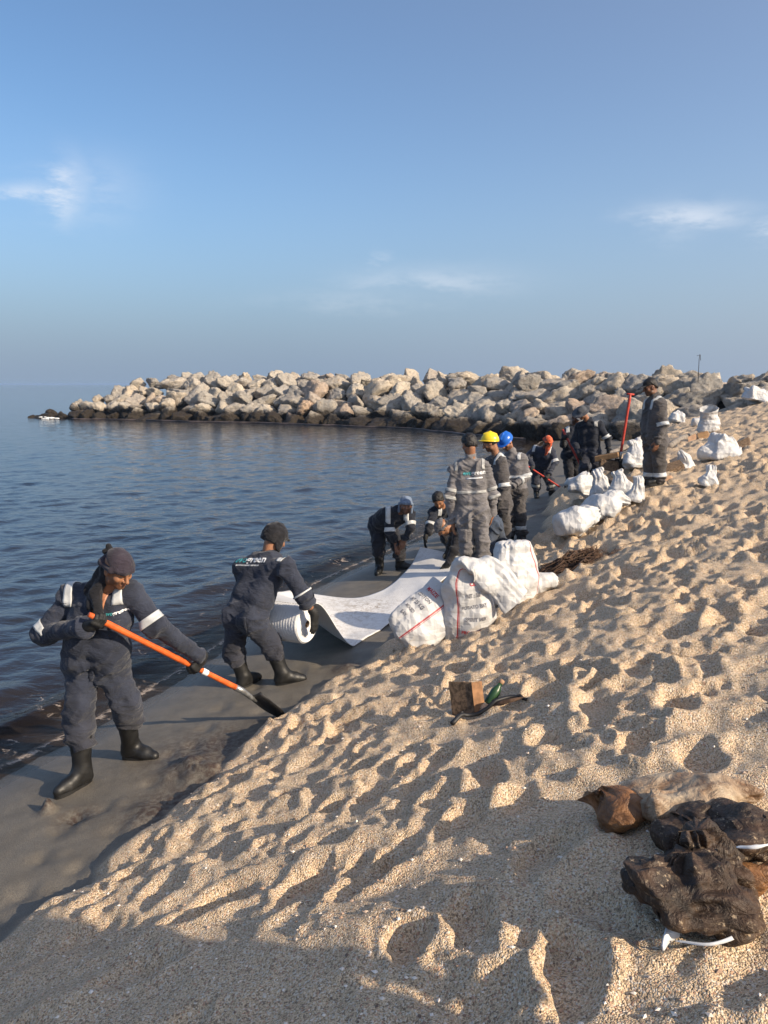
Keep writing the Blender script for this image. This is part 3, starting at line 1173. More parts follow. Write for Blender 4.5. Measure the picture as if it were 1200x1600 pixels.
# ------------------------------------------------------------------ sea haze
hb = bpy.data.meshes.new('haze')
Vh, Fh = boxmesh((0, 0, 0.2), (9300, 0, 0), (0, 9300, 0), (0, 0, 4.6))
hb.from_pydata([tuple(v) for v in Vh], [], [tuple(f) for f in Fh.tolist()])
hm_ = bpy.data.materials.new('sea_haze')
hm_.use_nodes = True
hm_.node_tree.nodes.clear()
pv = N(hm_.node_tree, 'ShaderNodeVolumePrincipled')
pv.inputs['Color'].default_value = (0.36, 0.52, 0.78, 1)
pv.inputs['Density'].default_value = 0.0003
ho = N(hm_.node_tree, 'ShaderNodeOutputMaterial')
hm_.node_tree.links.new(pv.outputs[0], ho.inputs['Volume'])
hzo = link('haze', hb, hm_)
tag(hzo, None, None, kind='stuff')

# ------------------------------------------------------------------ people
def frame(f, u):
    f = unit(f)
    u = np.asarray(u, float)
    u = unit(u - f * (u @ f))
    return np.cross(f, u), f, u          # right, forward, up


class Cloud:
    """collects soft shapes, then voxelises them together"""
    def __init__(s):
        s.ops = []
        s.lo = np.full(3, 1e9)
        s.hi = np.full(3, -1e9)

    def cone(s, a, b, ra, rb, k=0.01):
        a, b = np.asarray(a, float), np.asarray(b, float)
        s.ops.append(('c', a, b, ra, rb, k))
        r = max(ra, rb)
        s.lo = np.minimum(s.lo, np.minimum(a, b) - r)
        s.hi = np.maximum(s.hi, np.maximum(a, b) + r)

    def ell(s, c, rad, R, k=0.01, sub=False):
        c = np.asarray(c, float)
        s.ops.append(('s' if sub else 'e', c, rad, R, k))
        if not sub:
            s.lo = np.minimum(s.lo, c - max(rad))
            s.hi = np.maximum(s.hi, c + max(rad))

    def cut(s, p, n):
        s.ops.append(('x', np.asarray(p, float), np.asarray(n, float)))

    def build(s, h):
        v = Vox(s.lo - 0.01, s.hi + 0.01, h)
        for o in s.ops:
            if o[0] == 'c':
                v.cone(*o[1:], m=max(0.03, o[5] + 0.02))
            elif o[0] == 'e':
                v.ell(o[1], o[2], o[3], o[4], m=max(0.03, o[4] + 0.02))
            elif o[0] == 's':
                v.ell(o[1], o[2], o[3], o[4], m=0.03, sub=True)
            else:
                v.cut(o[1], o[2])
        return v.mesh()


def hand(w, d, n, thumb, curl=0.35, spread=1.0, h=0.005, fat=1.0, wrist_from=None):
    """five-fingered hand: wrist w, direction of the fingers d, palm normal n, thumb = +1/-1 side"""
    d = unit(d)
    n = unit(np.asarray(n, float) - d * (np.asarray(n, float) @ d))
    s = np.cross(d, n) * thumb
    c = Cloud()
    if wrist_from is not None:
        c.cone(wrist_from, w, 0.034 * fat, 0.030 * fat, 0.02)
    c.cone(w - d * 0.02, w + d * 0.03, 0.029 * fat, 0.028 * fat, 0.02)
    tips = [0.94, 1.06, 1.0, 0.78]
    for i, off in enumerate((0.031, 0.0105, -0.0105, -0.030)):
        k0 = w + d * 0.022 + s * off * 0.62
        k1 = w + d * (0.096 - 0.006 * abs(i - 1)) + s * off * spread
        c.cone(k0, k1, 0.0165 * fat, 0.0135 * fat, 0.014)
        p, th = k1, 0.0
        for j, Lg in enumerate((0.043, 0.027, 0.022)):
            th += curl * (0.8 if j == 0 else 1.0)
            dirn = unit(d * math.cos(th) + n * math.sin(th) + s * off * 2.0 * (spread - 0.6))
            q = p + dirn * Lg * tips[i]
            c.cone(p, q, 0.0115 * fat - 0.001 * j, 0.0105 * fat - 0.001 * j, 0.004)
            p = q
    a = w + d * 0.026 + s * 0.026
    b = w + d * 0.058 + s * 0.052 + n * 0.022
    e = w + d * 0.088 + s * 0.054 + n * (0.034 + 0.02 * curl)
    c.cone(a, b, 0.0175 * fat, 0.0135 * fat, 0.016)
    c.cone(b, e, 0.0128 * fat, 0.0105 * fat, 0.005)
    return c.build(h)


def head_mesh(c, f, u, neck, tone=(1, 1, 1), h=0.006, beard=0.55):
    r, f, u = frame(f, u)
    R = np.column_stack([r, f, u])

    def L(x, y, z):
        return c + r * x + f * y + u * z
    g = Cloud()
    g.ell(L(0, -0.008, 0.030), (0.077, 0.098, 0.088), R, 0.02)
    g.ell(L(0, 0.030, -0.045), (0.060, 0.064, 0.070), R, 0.035)
    g.ell(L(0, 0.068, -0.094), (0.026, 0.024, 0.020), R, 0.03)
    g.cone(L(-0.046, 0.02, -0.075), L(0.046, 0.02, -0.075), 0.022, 0.022, 0.03)
    for s in (-1, 1):
        g.ell(L(s * 0.042, 0.066, -0.022), (0.022, 0.020, 0.018), R, 0.025)
    for s in (-1, 1):
        g.ell(L(s * 0.031, 0.099, 0.006), (0.020, 0.016, 0.012), R, 0.012, sub=True)
    g.cone(L(-0.044, 0.078, 0.024), L(-0.010, 0.091, 0.024), 0.010, 0.010, 0.010)
    g.cone(L(0.044, 0.078, 0.024), L(0.010, 0.091, 0.024), 0.010, 0.010, 0.010)
    for s in (-1, 1):
        g.ell(L(s * 0.031, 0.079, 0.005), (0.0125, 0.012, 0.0115), R, 0.002)
    g.cone(L(0, 0.094, 0.014), L(0, 0.116, -0.024), 0.0085, 0.0135, 0.010)
    for s in (-1, 1):
        g.ell(L(s * 0.014, 0.101, -0.028), (0.009, 0.011, 0.008), R, 0.006)
    g.cone(L(-0.022, 0.086, -0.057), L(0.022, 0.086, -0.057), 0.007, 0.007, 0.006)
    g.cone(L(-0.018, 0.086, -0.068), L(0.018, 0.086, -0.068), 0.008, 0.008, 0.006)
    for s in (-1, 1):
        g.ell(L(s * 0.079, -0.004, -0.006), (0.010, 0.024, 0.034), R, 0.008)
        g.ell(L(s * 0.088, 0.002, -0.002), (0.006, 0.012, 0.018), R, 0.004, sub=True)
    g.cone(L(0, -0.028, -0.055), neck, 0.056, 0.062, 0.03)
    V, F = g.build(h)
    q = (V - c) @ R
    col = np.ones((len(V), 3)) * np.array(tone)
    jaw = sstep(-q[:, 2], 0.028, 0.055) * sstep(q[:, 1], -0.02, 0.03) * sstep(-np.linalg.norm(V - neck, axis=1), -0.2, -0.05 - 0.04)
    jaw = sstep(-q[:, 2], 0.025, 0.055) * sstep(q[:, 1], -0.02, 0.03) * (q[:, 2] > -0.125)
    lips = np.exp(-((q[:, 2] + 0.0625) / 0.011) ** 2 - (q[:, 0] / 0.020) ** 2) * (q[:, 1] > 0.075)
    jaw = jaw * (1 - lips)
    col *= (1 - beard * jaw * (0.8 + 0.4 * n3(V * 60)))[:, None]
    col *= 1 - lips[:, None] * np.array([0.05, 0.25, 0.2])
    for s in (-1, 1):
        e = np.exp(-((np.abs(q[:, 2] - 0.029)) / 0.006) ** 2) * (np.abs(q[:, 0] - s * 0.029) < 0.02) * (q[:, 1] > 0.06)
        col *= (1 - 0.85 * e)[:, None]
        d = np.hypot(q[:, 0] - s * 0.031, (q[:, 2] - 0.004) * 1.7)
        ey = (d < 0.0125) & (q[:, 1] > 0.07)
        col[ey] = np.array([0.9, 1.5, 2.2]) * 0.8
        ir = (d < 0.0062) & (q[:, 1] > 0.07)
        col[ir] = 0.06
    return V, F, col, L, R


BOOT_N = [0]
FEET = []


def boot(par, an, toe, top, mat, h=0.0125):
    g0 = gz(an[0], an[1])
    toe = unit(np.array([toe[0], toe[1], 0.0]))
    c = Cloud()
    c.cone(top, an + np.array([0, 0, 0.02]), 0.074, 0.060, 0.03)
    z = np.array([0, 0, 1.0])
    base = np.array([an[0], an[1], g0])
    c.cone(an + z * 0.02, base + z * 0.045 - toe * 0.03, 0.056, 0.047, 0.03)
    c.cone(base + z * 0.05, base + z * 0.045 + toe * 0.12, 0.050, 0.049, 0.03)
    c.cone(base + z * 0.045 + toe * 0.12, base + z * 0.035 + toe * 0.185, 0.048, 0.038, 0.02)
    c.cone(base + z * 0.10 + toe * 0.02, base + z * 0.05 + toe * 0.10, 0.045, 0.043, 0.03)
    c.cut(base + z * (-0.004), -z)
    V, F = c.build(h)
    V = V + normals(V, F) * (0.005 * (n3(V * np.array([16, 16, 34])) - 0.5))[:, None]
    o = mk('boot', V, F, mat, par)
    # sole
    sd_ = np.cross(z, toe)
    ol = []
    for k in range(28):
        a = k / 28 * 2 * math.pi
        ca, sa = math.cos(a), math.sin(a)
        wv = 0.050 + 0.004 * math.sin(a * 2)
        ol.append(base + toe * (0.075 + 0.142 * math.copysign(abs(ca) ** 0.75, ca)) + sd_ * wv * math.copysign(abs(sa) ** 0.8, sa))
    ol = np.array(ol)
    Vs = np.vstack([ol - z * 0.012, ol + z * 0.022])
    n = 28
    Fs = [tuple(range(n))[::-1], tuple(range(n, 2 * n))] + [(k, (k + 1) % n, n + (k + 1) % n, n + k) for k in range(n)]
    mk('sole', Vs, Fs, mat, o, smooth=False)
    FEET.append((base[0], base[1]))
    return o


def ring(bv, a, b, t, wd, mat, par, name='reflective_band', rmax=0.17, ang=(0, 360), ref=None, off=0.004, ns=30, rows=5):
    ax = unit(b - a)
    c0 = lerp(a, b, t)
    ref = np.array([0.3, -1, 0.2]) if ref is None else np.asarray(ref, float)
    u = unit(ref - ax * (ref @ ax))
    w = np.cross(ax, u)
    full = ang[1] - ang[0] >= 359
    ths = np.radians(np.linspace(ang[0], ang[1], ns, endpoint=not full))
    rowsV = []
    for j in range(rows):
        c = c0 + ax * wd * (j / (rows - 1) - 0.5)
        rad = []
        for th in ths:
            d = u * math.cos(th) + w * math.sin(th)
            loc, no, ix, ds = bv.ray_cast(Vector(c), Vector(d), rmax)
            rad.append(ds if loc is not None else np.nan)
        rad = np.array(rad)
        if np.isnan(rad).all():
            return None
        med = np.nanmedian(rad)
        rad = np.where(np.isnan(rad), med, rad)
        rad = np.minimum(rad, med * 1.5) + off
        rowsV.append(np.array([c + (u * math.cos(t_) + w * math.sin(t_)) * r for t_, r in zip(ths, rad)]))
    V = np.concatenate(rowsV)
    m = len(ths)
    F = []
    for j in range(rows - 1):
        for i in range(m if full else m - 1):
            k = (i + 1) % m
            F.append((j * m + i, j * m + k, (j + 1) * m + k, (j + 1) * m + i))
    o = mk(name, V, np.array(F), mat, par)
    sm = o.modifiers.new('thickness', 'SOLIDIFY')
    sm.thickness = 0.004
    sm.offset = 1
    return o


def print_on(bv, s, org, right, up, nrm, size, mat, par, name='lettering', off=0.005, stretch=1.0):
    V, F = text_mesh(s)
    right, up, nrm = unit(right), unit(up), unit(nrm)
    out = []
    for v in V:
        p = org + right * v[0] * size * stretch + up * v[1] * size + nrm * 0.25
        loc, no, ix, ds = bv.ray_cast(Vector(p), Vector(-nrm), 0.5)
        q = np.array(loc) if loc is not None else p - nrm * 0.25
        out.append(q + nrm * off)
    return mk(name, np.array(out), F, mat, par, smooth=False)


def brand(bv, org, right, up, nrm, size, par, off=0.005):
    V, F = text_mesh('evogreen')
    right, up, nrm = unit(right), unit(up), unit(nrm)
    out = []
    for v in V:
        p = org + right * v[0] * size + up * v[1] * size + nrm * 0.25
        loc, no, ix, ds = bv.ray_cast(Vector(p), Vector(-nrm), 0.5)
        out.append((np.array(loc) if loc is not None else p - nrm * 0.25) + nrm * off)
    o = mk('lettering', np.array(out), F, [M['print_teal'], M['print_white']], par, smooth=False)
    x0, x1 = V[:, 0].min(), V[:, 0].max()
    for p_ in o.data.polygons:
        cx_ = np.mean([V[i, 0] for i in p_.vertices])
        p_.material_index = 0 if cx_ < x0 + (x1 - x0) * 0.365 else 1
    return o


def patch_on(bv, org, right, up, nrm, w, h, mat, par, name, off=0.006, n=8, d0=0.25):
    right, up, nrm = unit(right), unit(up), unit(nrm)
    V = []
    last = None
    for j in range(n):
        for i in range(n):
            p = org + right * w * (i / (n - 1) - 0.5) + up * h * (j / (n - 1) - 0.5) + nrm * d0
            loc, no, ix, ds = bv.ray_cast(Vector(p), Vector(-nrm), 0.5)
            q = np.array(loc) if loc is not None else (last if last is not None else p - nrm * d0)
            last = q
            V.append(q + nrm * off)
    F = [(j * n + i, j * n + i + 1, (j + 1) * n + i + 1, (j + 1) * n + i) for j in range(n - 1) for i in range(n - 1)]
    o = mk(name, np.array(V), np.array(F), mat, par)
    sm = o.modifiers.new('thickness', 'SOLIDIFY')
    sm.thickness = 0.008
    sm.offset = -0.2
    return o


def bone_dist(V, a, b):
    d = b - a
    t = np.clip((V - a) @ d / max(d @ d, 1e-9), 0, 1)
    return np.linalg.norm(V - a - t[:, None] * d, axis=1), t


def make_person(label, y0, J, look, cloth_mat='navy', leg_mat=None, h=0.012, belly=1.0, bulk=1.0, boot_frac=0.42, boot_mat='boot',
                sleeve=(1.0, 1.0), gloves=('glove', 'glove'), skin='skin', toes=((0, -1), (0, -1)), hup=None, hl=None,
                hand_l=None, hand_r=None, fold=1.0, headh=0.007, head_scale=1.0, collar=True, beard=0.55):
    P = {k: at(u, v, y0 + dy) for k, (u, v, dy) in J.items()}
    for k_, sp_ in (('wrL', hand_l), ('wrR', hand_r)):
        if sp_ is not None and sp_.get('w') is not None:
            P[k_] = np.asarray(sp_['w'], float)
    for k in ('anL', 'anR'):
        P[k][2] = gz(P[k][0], P[k][1]) + 0.085
    base = (P['anL'] + P['anR']) / 2
    base[2] = min(gz(P['anL'][0], P['anL'][1]), gz(P['anR'][0], P['anR'][1]))
    par = root('person', base, label, 'person', 'workers cleaning the shore')
    neck, pel = P['neck'], P['pel']
    lat = unit(P['shR'] - P['shL'])
    up = unit(neck - pel)
    hlv = unit(hl) if hl is not None else unit(lat - np.array([0, 0, lat[2]]) * 0.8)
    look = unit(look)
    fr = np.array([look[0], look[1], 0.0])
    front = np.cross(lat, up)
    if front @ fr < 0:
        front = -front
    front = unit(front)
    # ---- coverall
    T = Cloud()
    b = bulk
    pts = []
    for tt, wd, r, fo in ((0.16, 0.085, 0.088, 0.0), (0.36, 0.090, 0.112, 0.012), (0.60, 0.078, 0.114, 0.012 + 0.03 * (belly - 1) * 4), (0.80, 0.080, 0.116 * (0.5 + 0.5 * belly), 0.01 + 0.02 * (belly - 1) * 4), (1.0, 0.082, 0.124, -0.006)):
        Lv = unit(lerp(lat, hlv, tt))
        c = lerp(neck, pel, tt) + front * fo
        pts.append((c - Lv * wd * b, c + Lv * wd * b, r * b))
    ins = 0.035
    sl, sr = P['shL'] + lat * ins, P['shR'] - lat * ins
    groups = []
    tor = []
    tor.append((sl, sr, 0.074 * b, 0.074 * b, 0.05))
    for (a1, b1, r1) in pts:
        tor.append((a1, b1, r1, r1, 0.05))
    for (a1, b1, r1), (a2, b2, r2) in zip(pts[:-1], pts[1:]):
        tor.append((a1, a2, r1, r2, 0.04))
        tor.append((b1, b2, r1, r2, 0.04))
    if collar:
        tor.append((neck - up * 0.06, neck + up * 0.012, 0.095, 0.070, 0.04))
    hipL, hipR = pel - hlv * 0.085 * b - up * 0.02, pel + hlv * 0.085 * b - up * 0.02
    btL, btR = lerp(P['knL'], P['anL'], boot_frac), lerp(P['knR'], P['anR'], boot_frac)
    slong = boot_frac > 0.7
    legs = []
    for hp, kn, bt in ((hipL, P['knL'], btL), (hipR, P['knR'], btR)):
        mid = lerp(kn, bt, 0.55)
        legs.append([(hp, kn, 0.110 * b, 0.090 * b, 0.03), (kn, mid, 0.090 * b, 0.092 * b if not slong else 0.082 * b, 0.02), (mid, bt, 0.092 * b if not slong else 0.082 * b, 0.078 * b, 0.02)])
    arms = []
    ends = []
    for sh, el, wr, ln in ((sl, P['elL'], P['wrL'], sleeve[0]), (sr, P['elR'], P['wrR'], sleeve[1])):
        e = lerp(el, wr, 0.96 * ln)
        ends.append(e)
        arms.append([(sh, el, 0.072 * b, 0.063 * b, 0.03), (el, e, 0.063 * b, lerp(0.063, 0.047, ln) * b, 0.02)])
    allp = np.array([q for g in [tor] + legs + arms for o in g for q in (o[0], o[1])])
    lo, hi = allp.min(0) - 0.18, allp.max(0) + 0.18
    Vx = Vox(lo, hi, h)
    for (a, b_, ra, rb, k) in tor:
        Vx.cone(a, b_, ra, rb, k)
    lg = []
    for g in legs:
        o = Vx.like()
        for (a, b_, ra, rb, k) in g:
            o.cone(a, b_, ra, rb, k)
        lg.append(o)
    lg[0].merge(lg[1], 0.012)
    Vx.merge(lg[0], 0.05)
    for g in arms:
        o = Vx.like()
        for (a, b_, ra, rb, k) in g:
            o.cone(a, b_, ra, rb, k)
        Vx.merge(o, 0.028)
    V, F = Vx.mesh()
    V = relax(V, F, 1, 0.5)
    nv = normals(V, F)
    bones = [(neck, pel, 0.9, 0.095), (sl, P['elL'], 1.0, 0.075), (P['elL'], ends[0], 1.0, 0.06), (sr, P['elR'], 1.0, 0.075), (P['elR'], ends[1], 1.0, 0.06),
             (hipL, P['knL'], 1.15, 0.095), (P['knL'], btL, 1.25, 0.075), (hipR, P['knR'], 1.15, 0.095), (P['knR'], btR, 1.25, 0.075)]
    D = np.stack([bone_dist(V, a, b_)[0] for a, b_, _, _ in bones], 1)
    D[:, 0] -= 0.10
    w = np.exp(-(D - D.min(1, keepdims=True)) / 0.035)
    w /= w.sum(1, keepdims=True)
    disp = np.zeros(len(V))
    for i, (a, b_, amp, per) in enumerate(bones):
        axv = unit(b_ - a)
        q = V - a
        al = q @ axv
        pe = q - al[:, None] * axv
        tw = unit(np.cross(axv, np.array([0.3, 0.9, 0.2])))
        sk = pe @ tw
        c = np.column_stack([al / per + sk / 0.16 + i * 7.7 + base[0] * 3, pe[:, 0] / 0.15 + pe[:, 2] / 0.2 + i * 3, pe[:, 1] / 0.15 - pe[:, 2] / 0.2])
        r1 = 1 - np.abs(2 * n3(c) - 1)
        c2 = np.column_stack([al / (per * 0.5) - sk / 0.1 + i * 5.1, pe[:, 0] / 0.09 + 11, pe[:, 1] / 0.09 + pe[:, 2] / .1])
        r2 = 1 - np.abs(2 * n3(c2) - 1)
        tt = np.clip(al / max(np.linalg.norm(b_ - a), 1e-6), 0, 1)
        infl = 0.42 + 1.05 * np.exp(-((tt - 1) / 0.22) ** 2) + 0.75 * np.exp(-(tt / 0.22) ** 2)
        disp += w[:, i] * amp * infl * ((r1 ** 2.2 - 0.38) * 0.036 + (r2 ** 1.8 - 0.4) * 0.014)
    # waist gathered by elastic
    wst = lerp(neck, pel, 0.80)
    bd = (V - wst) @ up
    onT = w[:, 0] + w[:, 5] + w[:, 7]
    disp -= 0.011 * np.exp(-(bd / 0.022) ** 2) * onT * w[:, 0]
    disp += 0.008 * np.exp(-((bd + 0.055) / 0.03) ** 2) * w[:, 0] + 0.010 * np.exp(-((bd - 0.07) / 0.04) ** 2) * w[:, 0]
    V = V + nv * (disp * fold)[:, None]
    cov = mk('coverall', V, F, None, par)
    bv = BVHTree.FromPolygons([tuple(v) for v in V], F.tolist())
    mats = [M[cloth_mat]]
    if leg_mat:
        mats.append(M[leg_mat])
        isleg = (w[:, 5] + w[:, 6] + w[:, 7] + w[:, 8] > 0.5) | ((bd < -0.02) & (w[:, 0] > 0.3))
        cov.data.materials.append(mats[0])
        cov.data.materials.append(mats[1])
        cov.data.polygons.foreach_set('material_index', isleg[F].all(1).astype(np.int32))
    else:
        cov.data.materials.append(mats[0])
    # ---- the body underneath, one mesh
    hc = P['head']
    hu = np.asarray(hup, float) if hup is not None else unit(np.array([0, 0, 1.0]) * 0.75 + up * 0.5 - look * look[2] * 0.0)
    nb = neck - up * 0.03
    hV, hF, hcol, Lh, Rh = head_mesh(hc, look, hu, nb, h=headh, beard=beard)
    if head_scale != 1.0:
        hV = hc + (hV - hc) * head_scale
    Bc = Cloud()
    Bc.cone(nb, pel, 0.07, 0.08, 0.03)
    Bc.cone(sl, sr, 0.045, 0.045, 0.03)
    Bc.cone(hipL, hipR, 0.07, 0.07, 0.03)
    for hp, kn, an in ((hipL, P['knL'], P['anL']), (hipR, P['knR'], P['anR'])):
        Bc.cone(hp, kn, 0.070, 0.052, 0.02)
        Bc.cone(kn, an, 0.052, 0.034, 0.02)
    for sh, el, wr in ((sl, P['elL'], P['wrL']), (sr, P['elR'], P['wrR'])):
        Bc.cone(sh, el, 0.045, 0.038, 0.02)
        Bc.cone(el, wr, 0.039, 0.028, 0.02)
    bV, bF = Bc.build(0.024)
    parts = [(hV, hF), (bV, bF)]
    cols = [hcol, np.ones((len(bV), 3))]
    hands = []
    for side, spec, gl in (('L', hand_l, gloves[0]), ('R', hand_r, gloves[1])):
        if spec is None:
            continue
        wr = P['wr' + side] if spec.get('w') is None else spec['w']
        hv, hf = hand(wr, spec['d'], spec['n'], spec.get('t', 1), spec.get('curl', 0.35), spec.get('spread', 1.0), h=spec.get('h', 0.006), fat=1.12 if gl else 1.0,
                      wrist_from=lerp(P['el' + side], wr, 0.80))
        if gl:
            mk('glove', hv, hf, M[gl], par)
        else:
            parts.append((hv, hf))
            cols.append(np.ones((len(hv), 3)))
    aV, aF = join(*parts)
    mk('body', aV, aF, M[skin], par, colr=np.concatenate(cols))
    for an, toe, bt, kn in ((P['anL'], toes[0], btL, P['knL']), (P['anR'], toes[1], btR, P['knR'])):
        boot(par, an, toe, lerp(bt, kn, 0.15 if not slong else 0.05), M[boot_mat])
    return dict(par=par, P=P, bv=bv, lat=lat, up=up, front=front, L=Lh, R=Rh, sl=sl, sr=sr, ends=ends, bt=(btL, btR), hip=(hipL, hipR), cov=cov)


# ---- head-gear, all in the head's own frame (x right, y forward, z up)
def gear(p, fn, name, mat, h=0.007, wob=0.006, fr=26):
    c = Cloud()
    fn(c, p['L'], p['R'])
    V, F = c.build(h)
    V = relax(V, F, 1, 0.4)
    V = V + normals(V, F) * (wob * (n3(V * fr) - 0.5) * 2)[:, None]
    return mk(name, V, F, mat, p['par'])


def hair_fn(front=0.055, low=-0.045):
    def fn(c, L, R):
        c.ell(L(0, -0.016, 0.044), (0.094, 0.108, 0.098), R, 0.02)
        c.ell(L(0, -0.052, -0.010), (0.084, 0.068, 0.066), R, 0.03)
        n = unit(R @ np.array([0, 0.72, -0.69]))
        c.cut(L(0, front, 0.045), n)
        c.cut(L(0, 0, low), -R[:, 2])
    return fn


def helmet_fn(tilt=0.0, dx=0.0):
    def fn(c, L, R):
        a = tilt
        Rt = R @ np.array([[1, 0, 0], [0, math.cos(a), -math.sin(a)], [0, math.sin(a), math.cos(a)]])
        o = L(0, 0, 0.0)

        def Q(x, y, z):
            return o + Rt @ np.array([x, y, z])
        c.ell(Q(0, -0.005, 0.045), (0.110, 0.132, 0.112), Rt, 0.0)
        c.cut(Q(0, 0, 0.028), -Rt[:, 2])
        c.cone(Q(0, -0.09, 0.130), Q(0, 0.0, 0.160), 0.012, 0.014, 0.02)
        c.cone(Q(0, 0.0, 0.160), Q(0, 0.09, 0.128), 0.014, 0.012, 0.02)
        c.ell(Q(0, 0.012, 0.030), (0.121, 0.152, 0.010), Rt, 0.006)
        c.ell(Q(0, 0.115, 0.026), (0.075, 0.058, 0.009), Rt, 0.006)
    return fn


def cap_fn(c, L, R):
    c.ell(L(0, -0.010, 0.050), (0.087, 0.108, 0.085), R, 0.0)
    c.cut(L(0, 0.0, 0.036), unit(R @ np.array([0, -0.10, -1.0])))
    tl = R @ np.array([[1, 0, 0], [0, math.cos(-0.22), -math.sin(-0.22)], [0, math.sin(-0.22), math.cos(-0.22)]])
    c.ell(L(0, 0.130, 0.034), (0.072, 0.075, 0.009), tl, 0.012)


def bucket_fn(c, L, R):
    c.ell(L(0, -0.006, 0.055), (0.096, 0.112, 0.085), R, 0.0)
    c.cut(L(0, 0, 0.040), -R[:, 2])
    c.ell(L(0, 0.006, 0.040), (0.180, 0.195, 0.016), R, 0.020)


def scarf_fn(c, L, R):
    # wrapped head scarf, knotted behind with a long tail
    c.ell(L(0, -0.010, 0.044), (0.090, 0.112, 0.094), R, 0.0)
    c.cut(L(0, 0.088, 0.036), unit(R @ np.array([0, -0.26, -0.965])))
    c.cone(L(-0.082, 0.03, 0.030), L(-0.03, 0.094, 0.048), 0.016, 0.014, 0.02)
    c.cone(L(0.082, 0.03, 0.030), L(0.03, 0.094, 0.048), 0.016, 0.014, 0.02)
    c.cone(L(-0.03, 0.094, 0.048), L(0.03, 0.094, 0.048), 0.014, 0.014, 0.02)
    c.cone(L(0.082, 0.03, 0.030), L(0.06, -0.09, 0.0), 0.016, 0.022, 0.02)
    c.cone(L(-0.082, 0.03, 0.030), L(-0.06, -0.09, 0.0), 0.016, 0.022, 0.02)
    c.ell(L(0, -0.095, 0.0), (0.07, 0.042, 0.050), R, 0.03)


def grip(P, q, ax, el, thumb=1, r=0.024, toward=None, curl=0.95):
    """hand spec closing round a bar through q with direction ax, forearm coming from el"""
    ax = unit(ax)
    d = q - el
    d = unit(d - ax * (d @ ax))
    n = np.cross(ax, d)
    if toward is not None and n @ toward < 0:
        n = -n
    s = np.cross(d, n)
    t = 1 if s @ ax > 0 else -1
    w = q - d * 0.083 - n * (r + 0.014)
    return dict(w=w, d=d, n=n, t=t * thumb, curl=curl, spread=0.95)


def shovel(name, label, p0, p1, tip, side, mat_shaft, rad=0.021, tgrip=False, bw_=0.11, group='long-handled shovels'):
    """wooden shaft p0-p1, steel socket and square blade ending at tip"""
    ax = unit(p1 - p0)
    par = root(name, tip, label, 'shovel', group)
    n = 14
    pts = [lerp(p0, p1, i / (n - 1)) for i in range(n)]
    rr_ = [rad * (0.96 + 0.05 * math.sin(i * 1.1)) for i in range(n)]
    rr_[0] *= 0.8
    V, F = tube(pts, rr_, 14)
    mk('shaft', V, tidy(F), M[mat_shaft], par)
    if tgrip:
        s = unit(np.cross(ax, np.array([0, 1.0, 0.1])))
        V, F = tube([p0 - s * 0.07, p0, p0 + s * 0.07], [0.017, 0.02, 0.017], 10)
        mk('grip', V, tidy(F), M[mat_shaft], par)
    L = np.linalg.norm(tip - p1)
    sk = [p1 - ax * 0.03, p1 + ax * 0.05, lerp(p1, tip, 0.30), lerp(p1, tip, 0.42)]
    V, F = tube(sk, [rad * 1.12, rad * 1.05, rad * 0.85, rad * 0.5], 12)
    mk('socket', V, tidy(F), M['steel'], par)
    d = unit(tip - lerp(p1, tip, 0.3))
    s = unit(np.asarray(side, float) - d * (np.asarray(side, float) @ d))
    nn = np.cross(s, d)
    b0 = lerp(p1, tip, 0.30)
    BL = np.linalg.norm(tip - b0)
    rows, cols = 10, 9
    V = []
    for i in range(rows):
        t = i / (rows - 1)
        hw = bw_ * (0.72 + 0.28 * sstep(np.array(t), 0.0, 0.25)) * (1.0 - 0.35 * max(0, t - 0.72) / 0.28)
        for j in range(cols):
            x = (j / (cols - 1) - 0.5) * 2
            dish = 0.030 * x * x * (1 - 0.5 * t) + (0.02 * (1 - t) ** 6)
            V.append(b0 + d * BL * (t - 0.04 * abs(x) * (t > 0.8)) + s * hw * x + nn * dish)
    F = np.array([(i * cols + j, i * cols + j + 1, (i + 1) * cols + j + 1, (i + 1) * cols + j) for i in range(rows - 1) for j in range(cols - 1)])
    o = mk('blade', np.array(V), F, M['iron'], par)
    sm = o.modifiers.new('thickness', 'SOLIDIFY')
    sm.thickness = 0.005
    return par


def arm_bands(p, sides='LR', t=0.72, wd=0.05, mat='band', upper=True, double=False):
    for s in sides:
        sh, el, e = (p['sl'], p['P']['elL'], p['ends'][0]) if s == 'L' else (p['sr'], p['P']['elR'], p['ends'][1])
        a, b = (sh, el) if upper else (el, e)
        ring(p['bv'], a, b, t, wd, M[mat], p['par'], rmax=0.11)
        if double:
            ring(p['bv'], a, b, t - 0.26, wd, M[mat], p['par'], rmax=0.11)


def shoulder_straps(p, offs=(0.62, 0.62), wd=0.045, mat='band', ang=(-60, 70)):
    for sgn, f in ((-1, offs[0]), (1, offs[1])):
        if f is None:
            continue
        sh = p['P']['shL'] if sgn < 0 else p['P']['shR']
        mid = (p['P']['shL'] + p['P']['shR']) / 2
        c = lerp(mid, sh, f) - p['up'] * 0.07
        ring(p['bv'], c - p['lat'] * 0.1, c + p['lat'] * 0.1, 0.5, wd, M[mat], p['par'], rmax=0.22, ang=ang, ref=p['up'], ns=14)


H0 = []
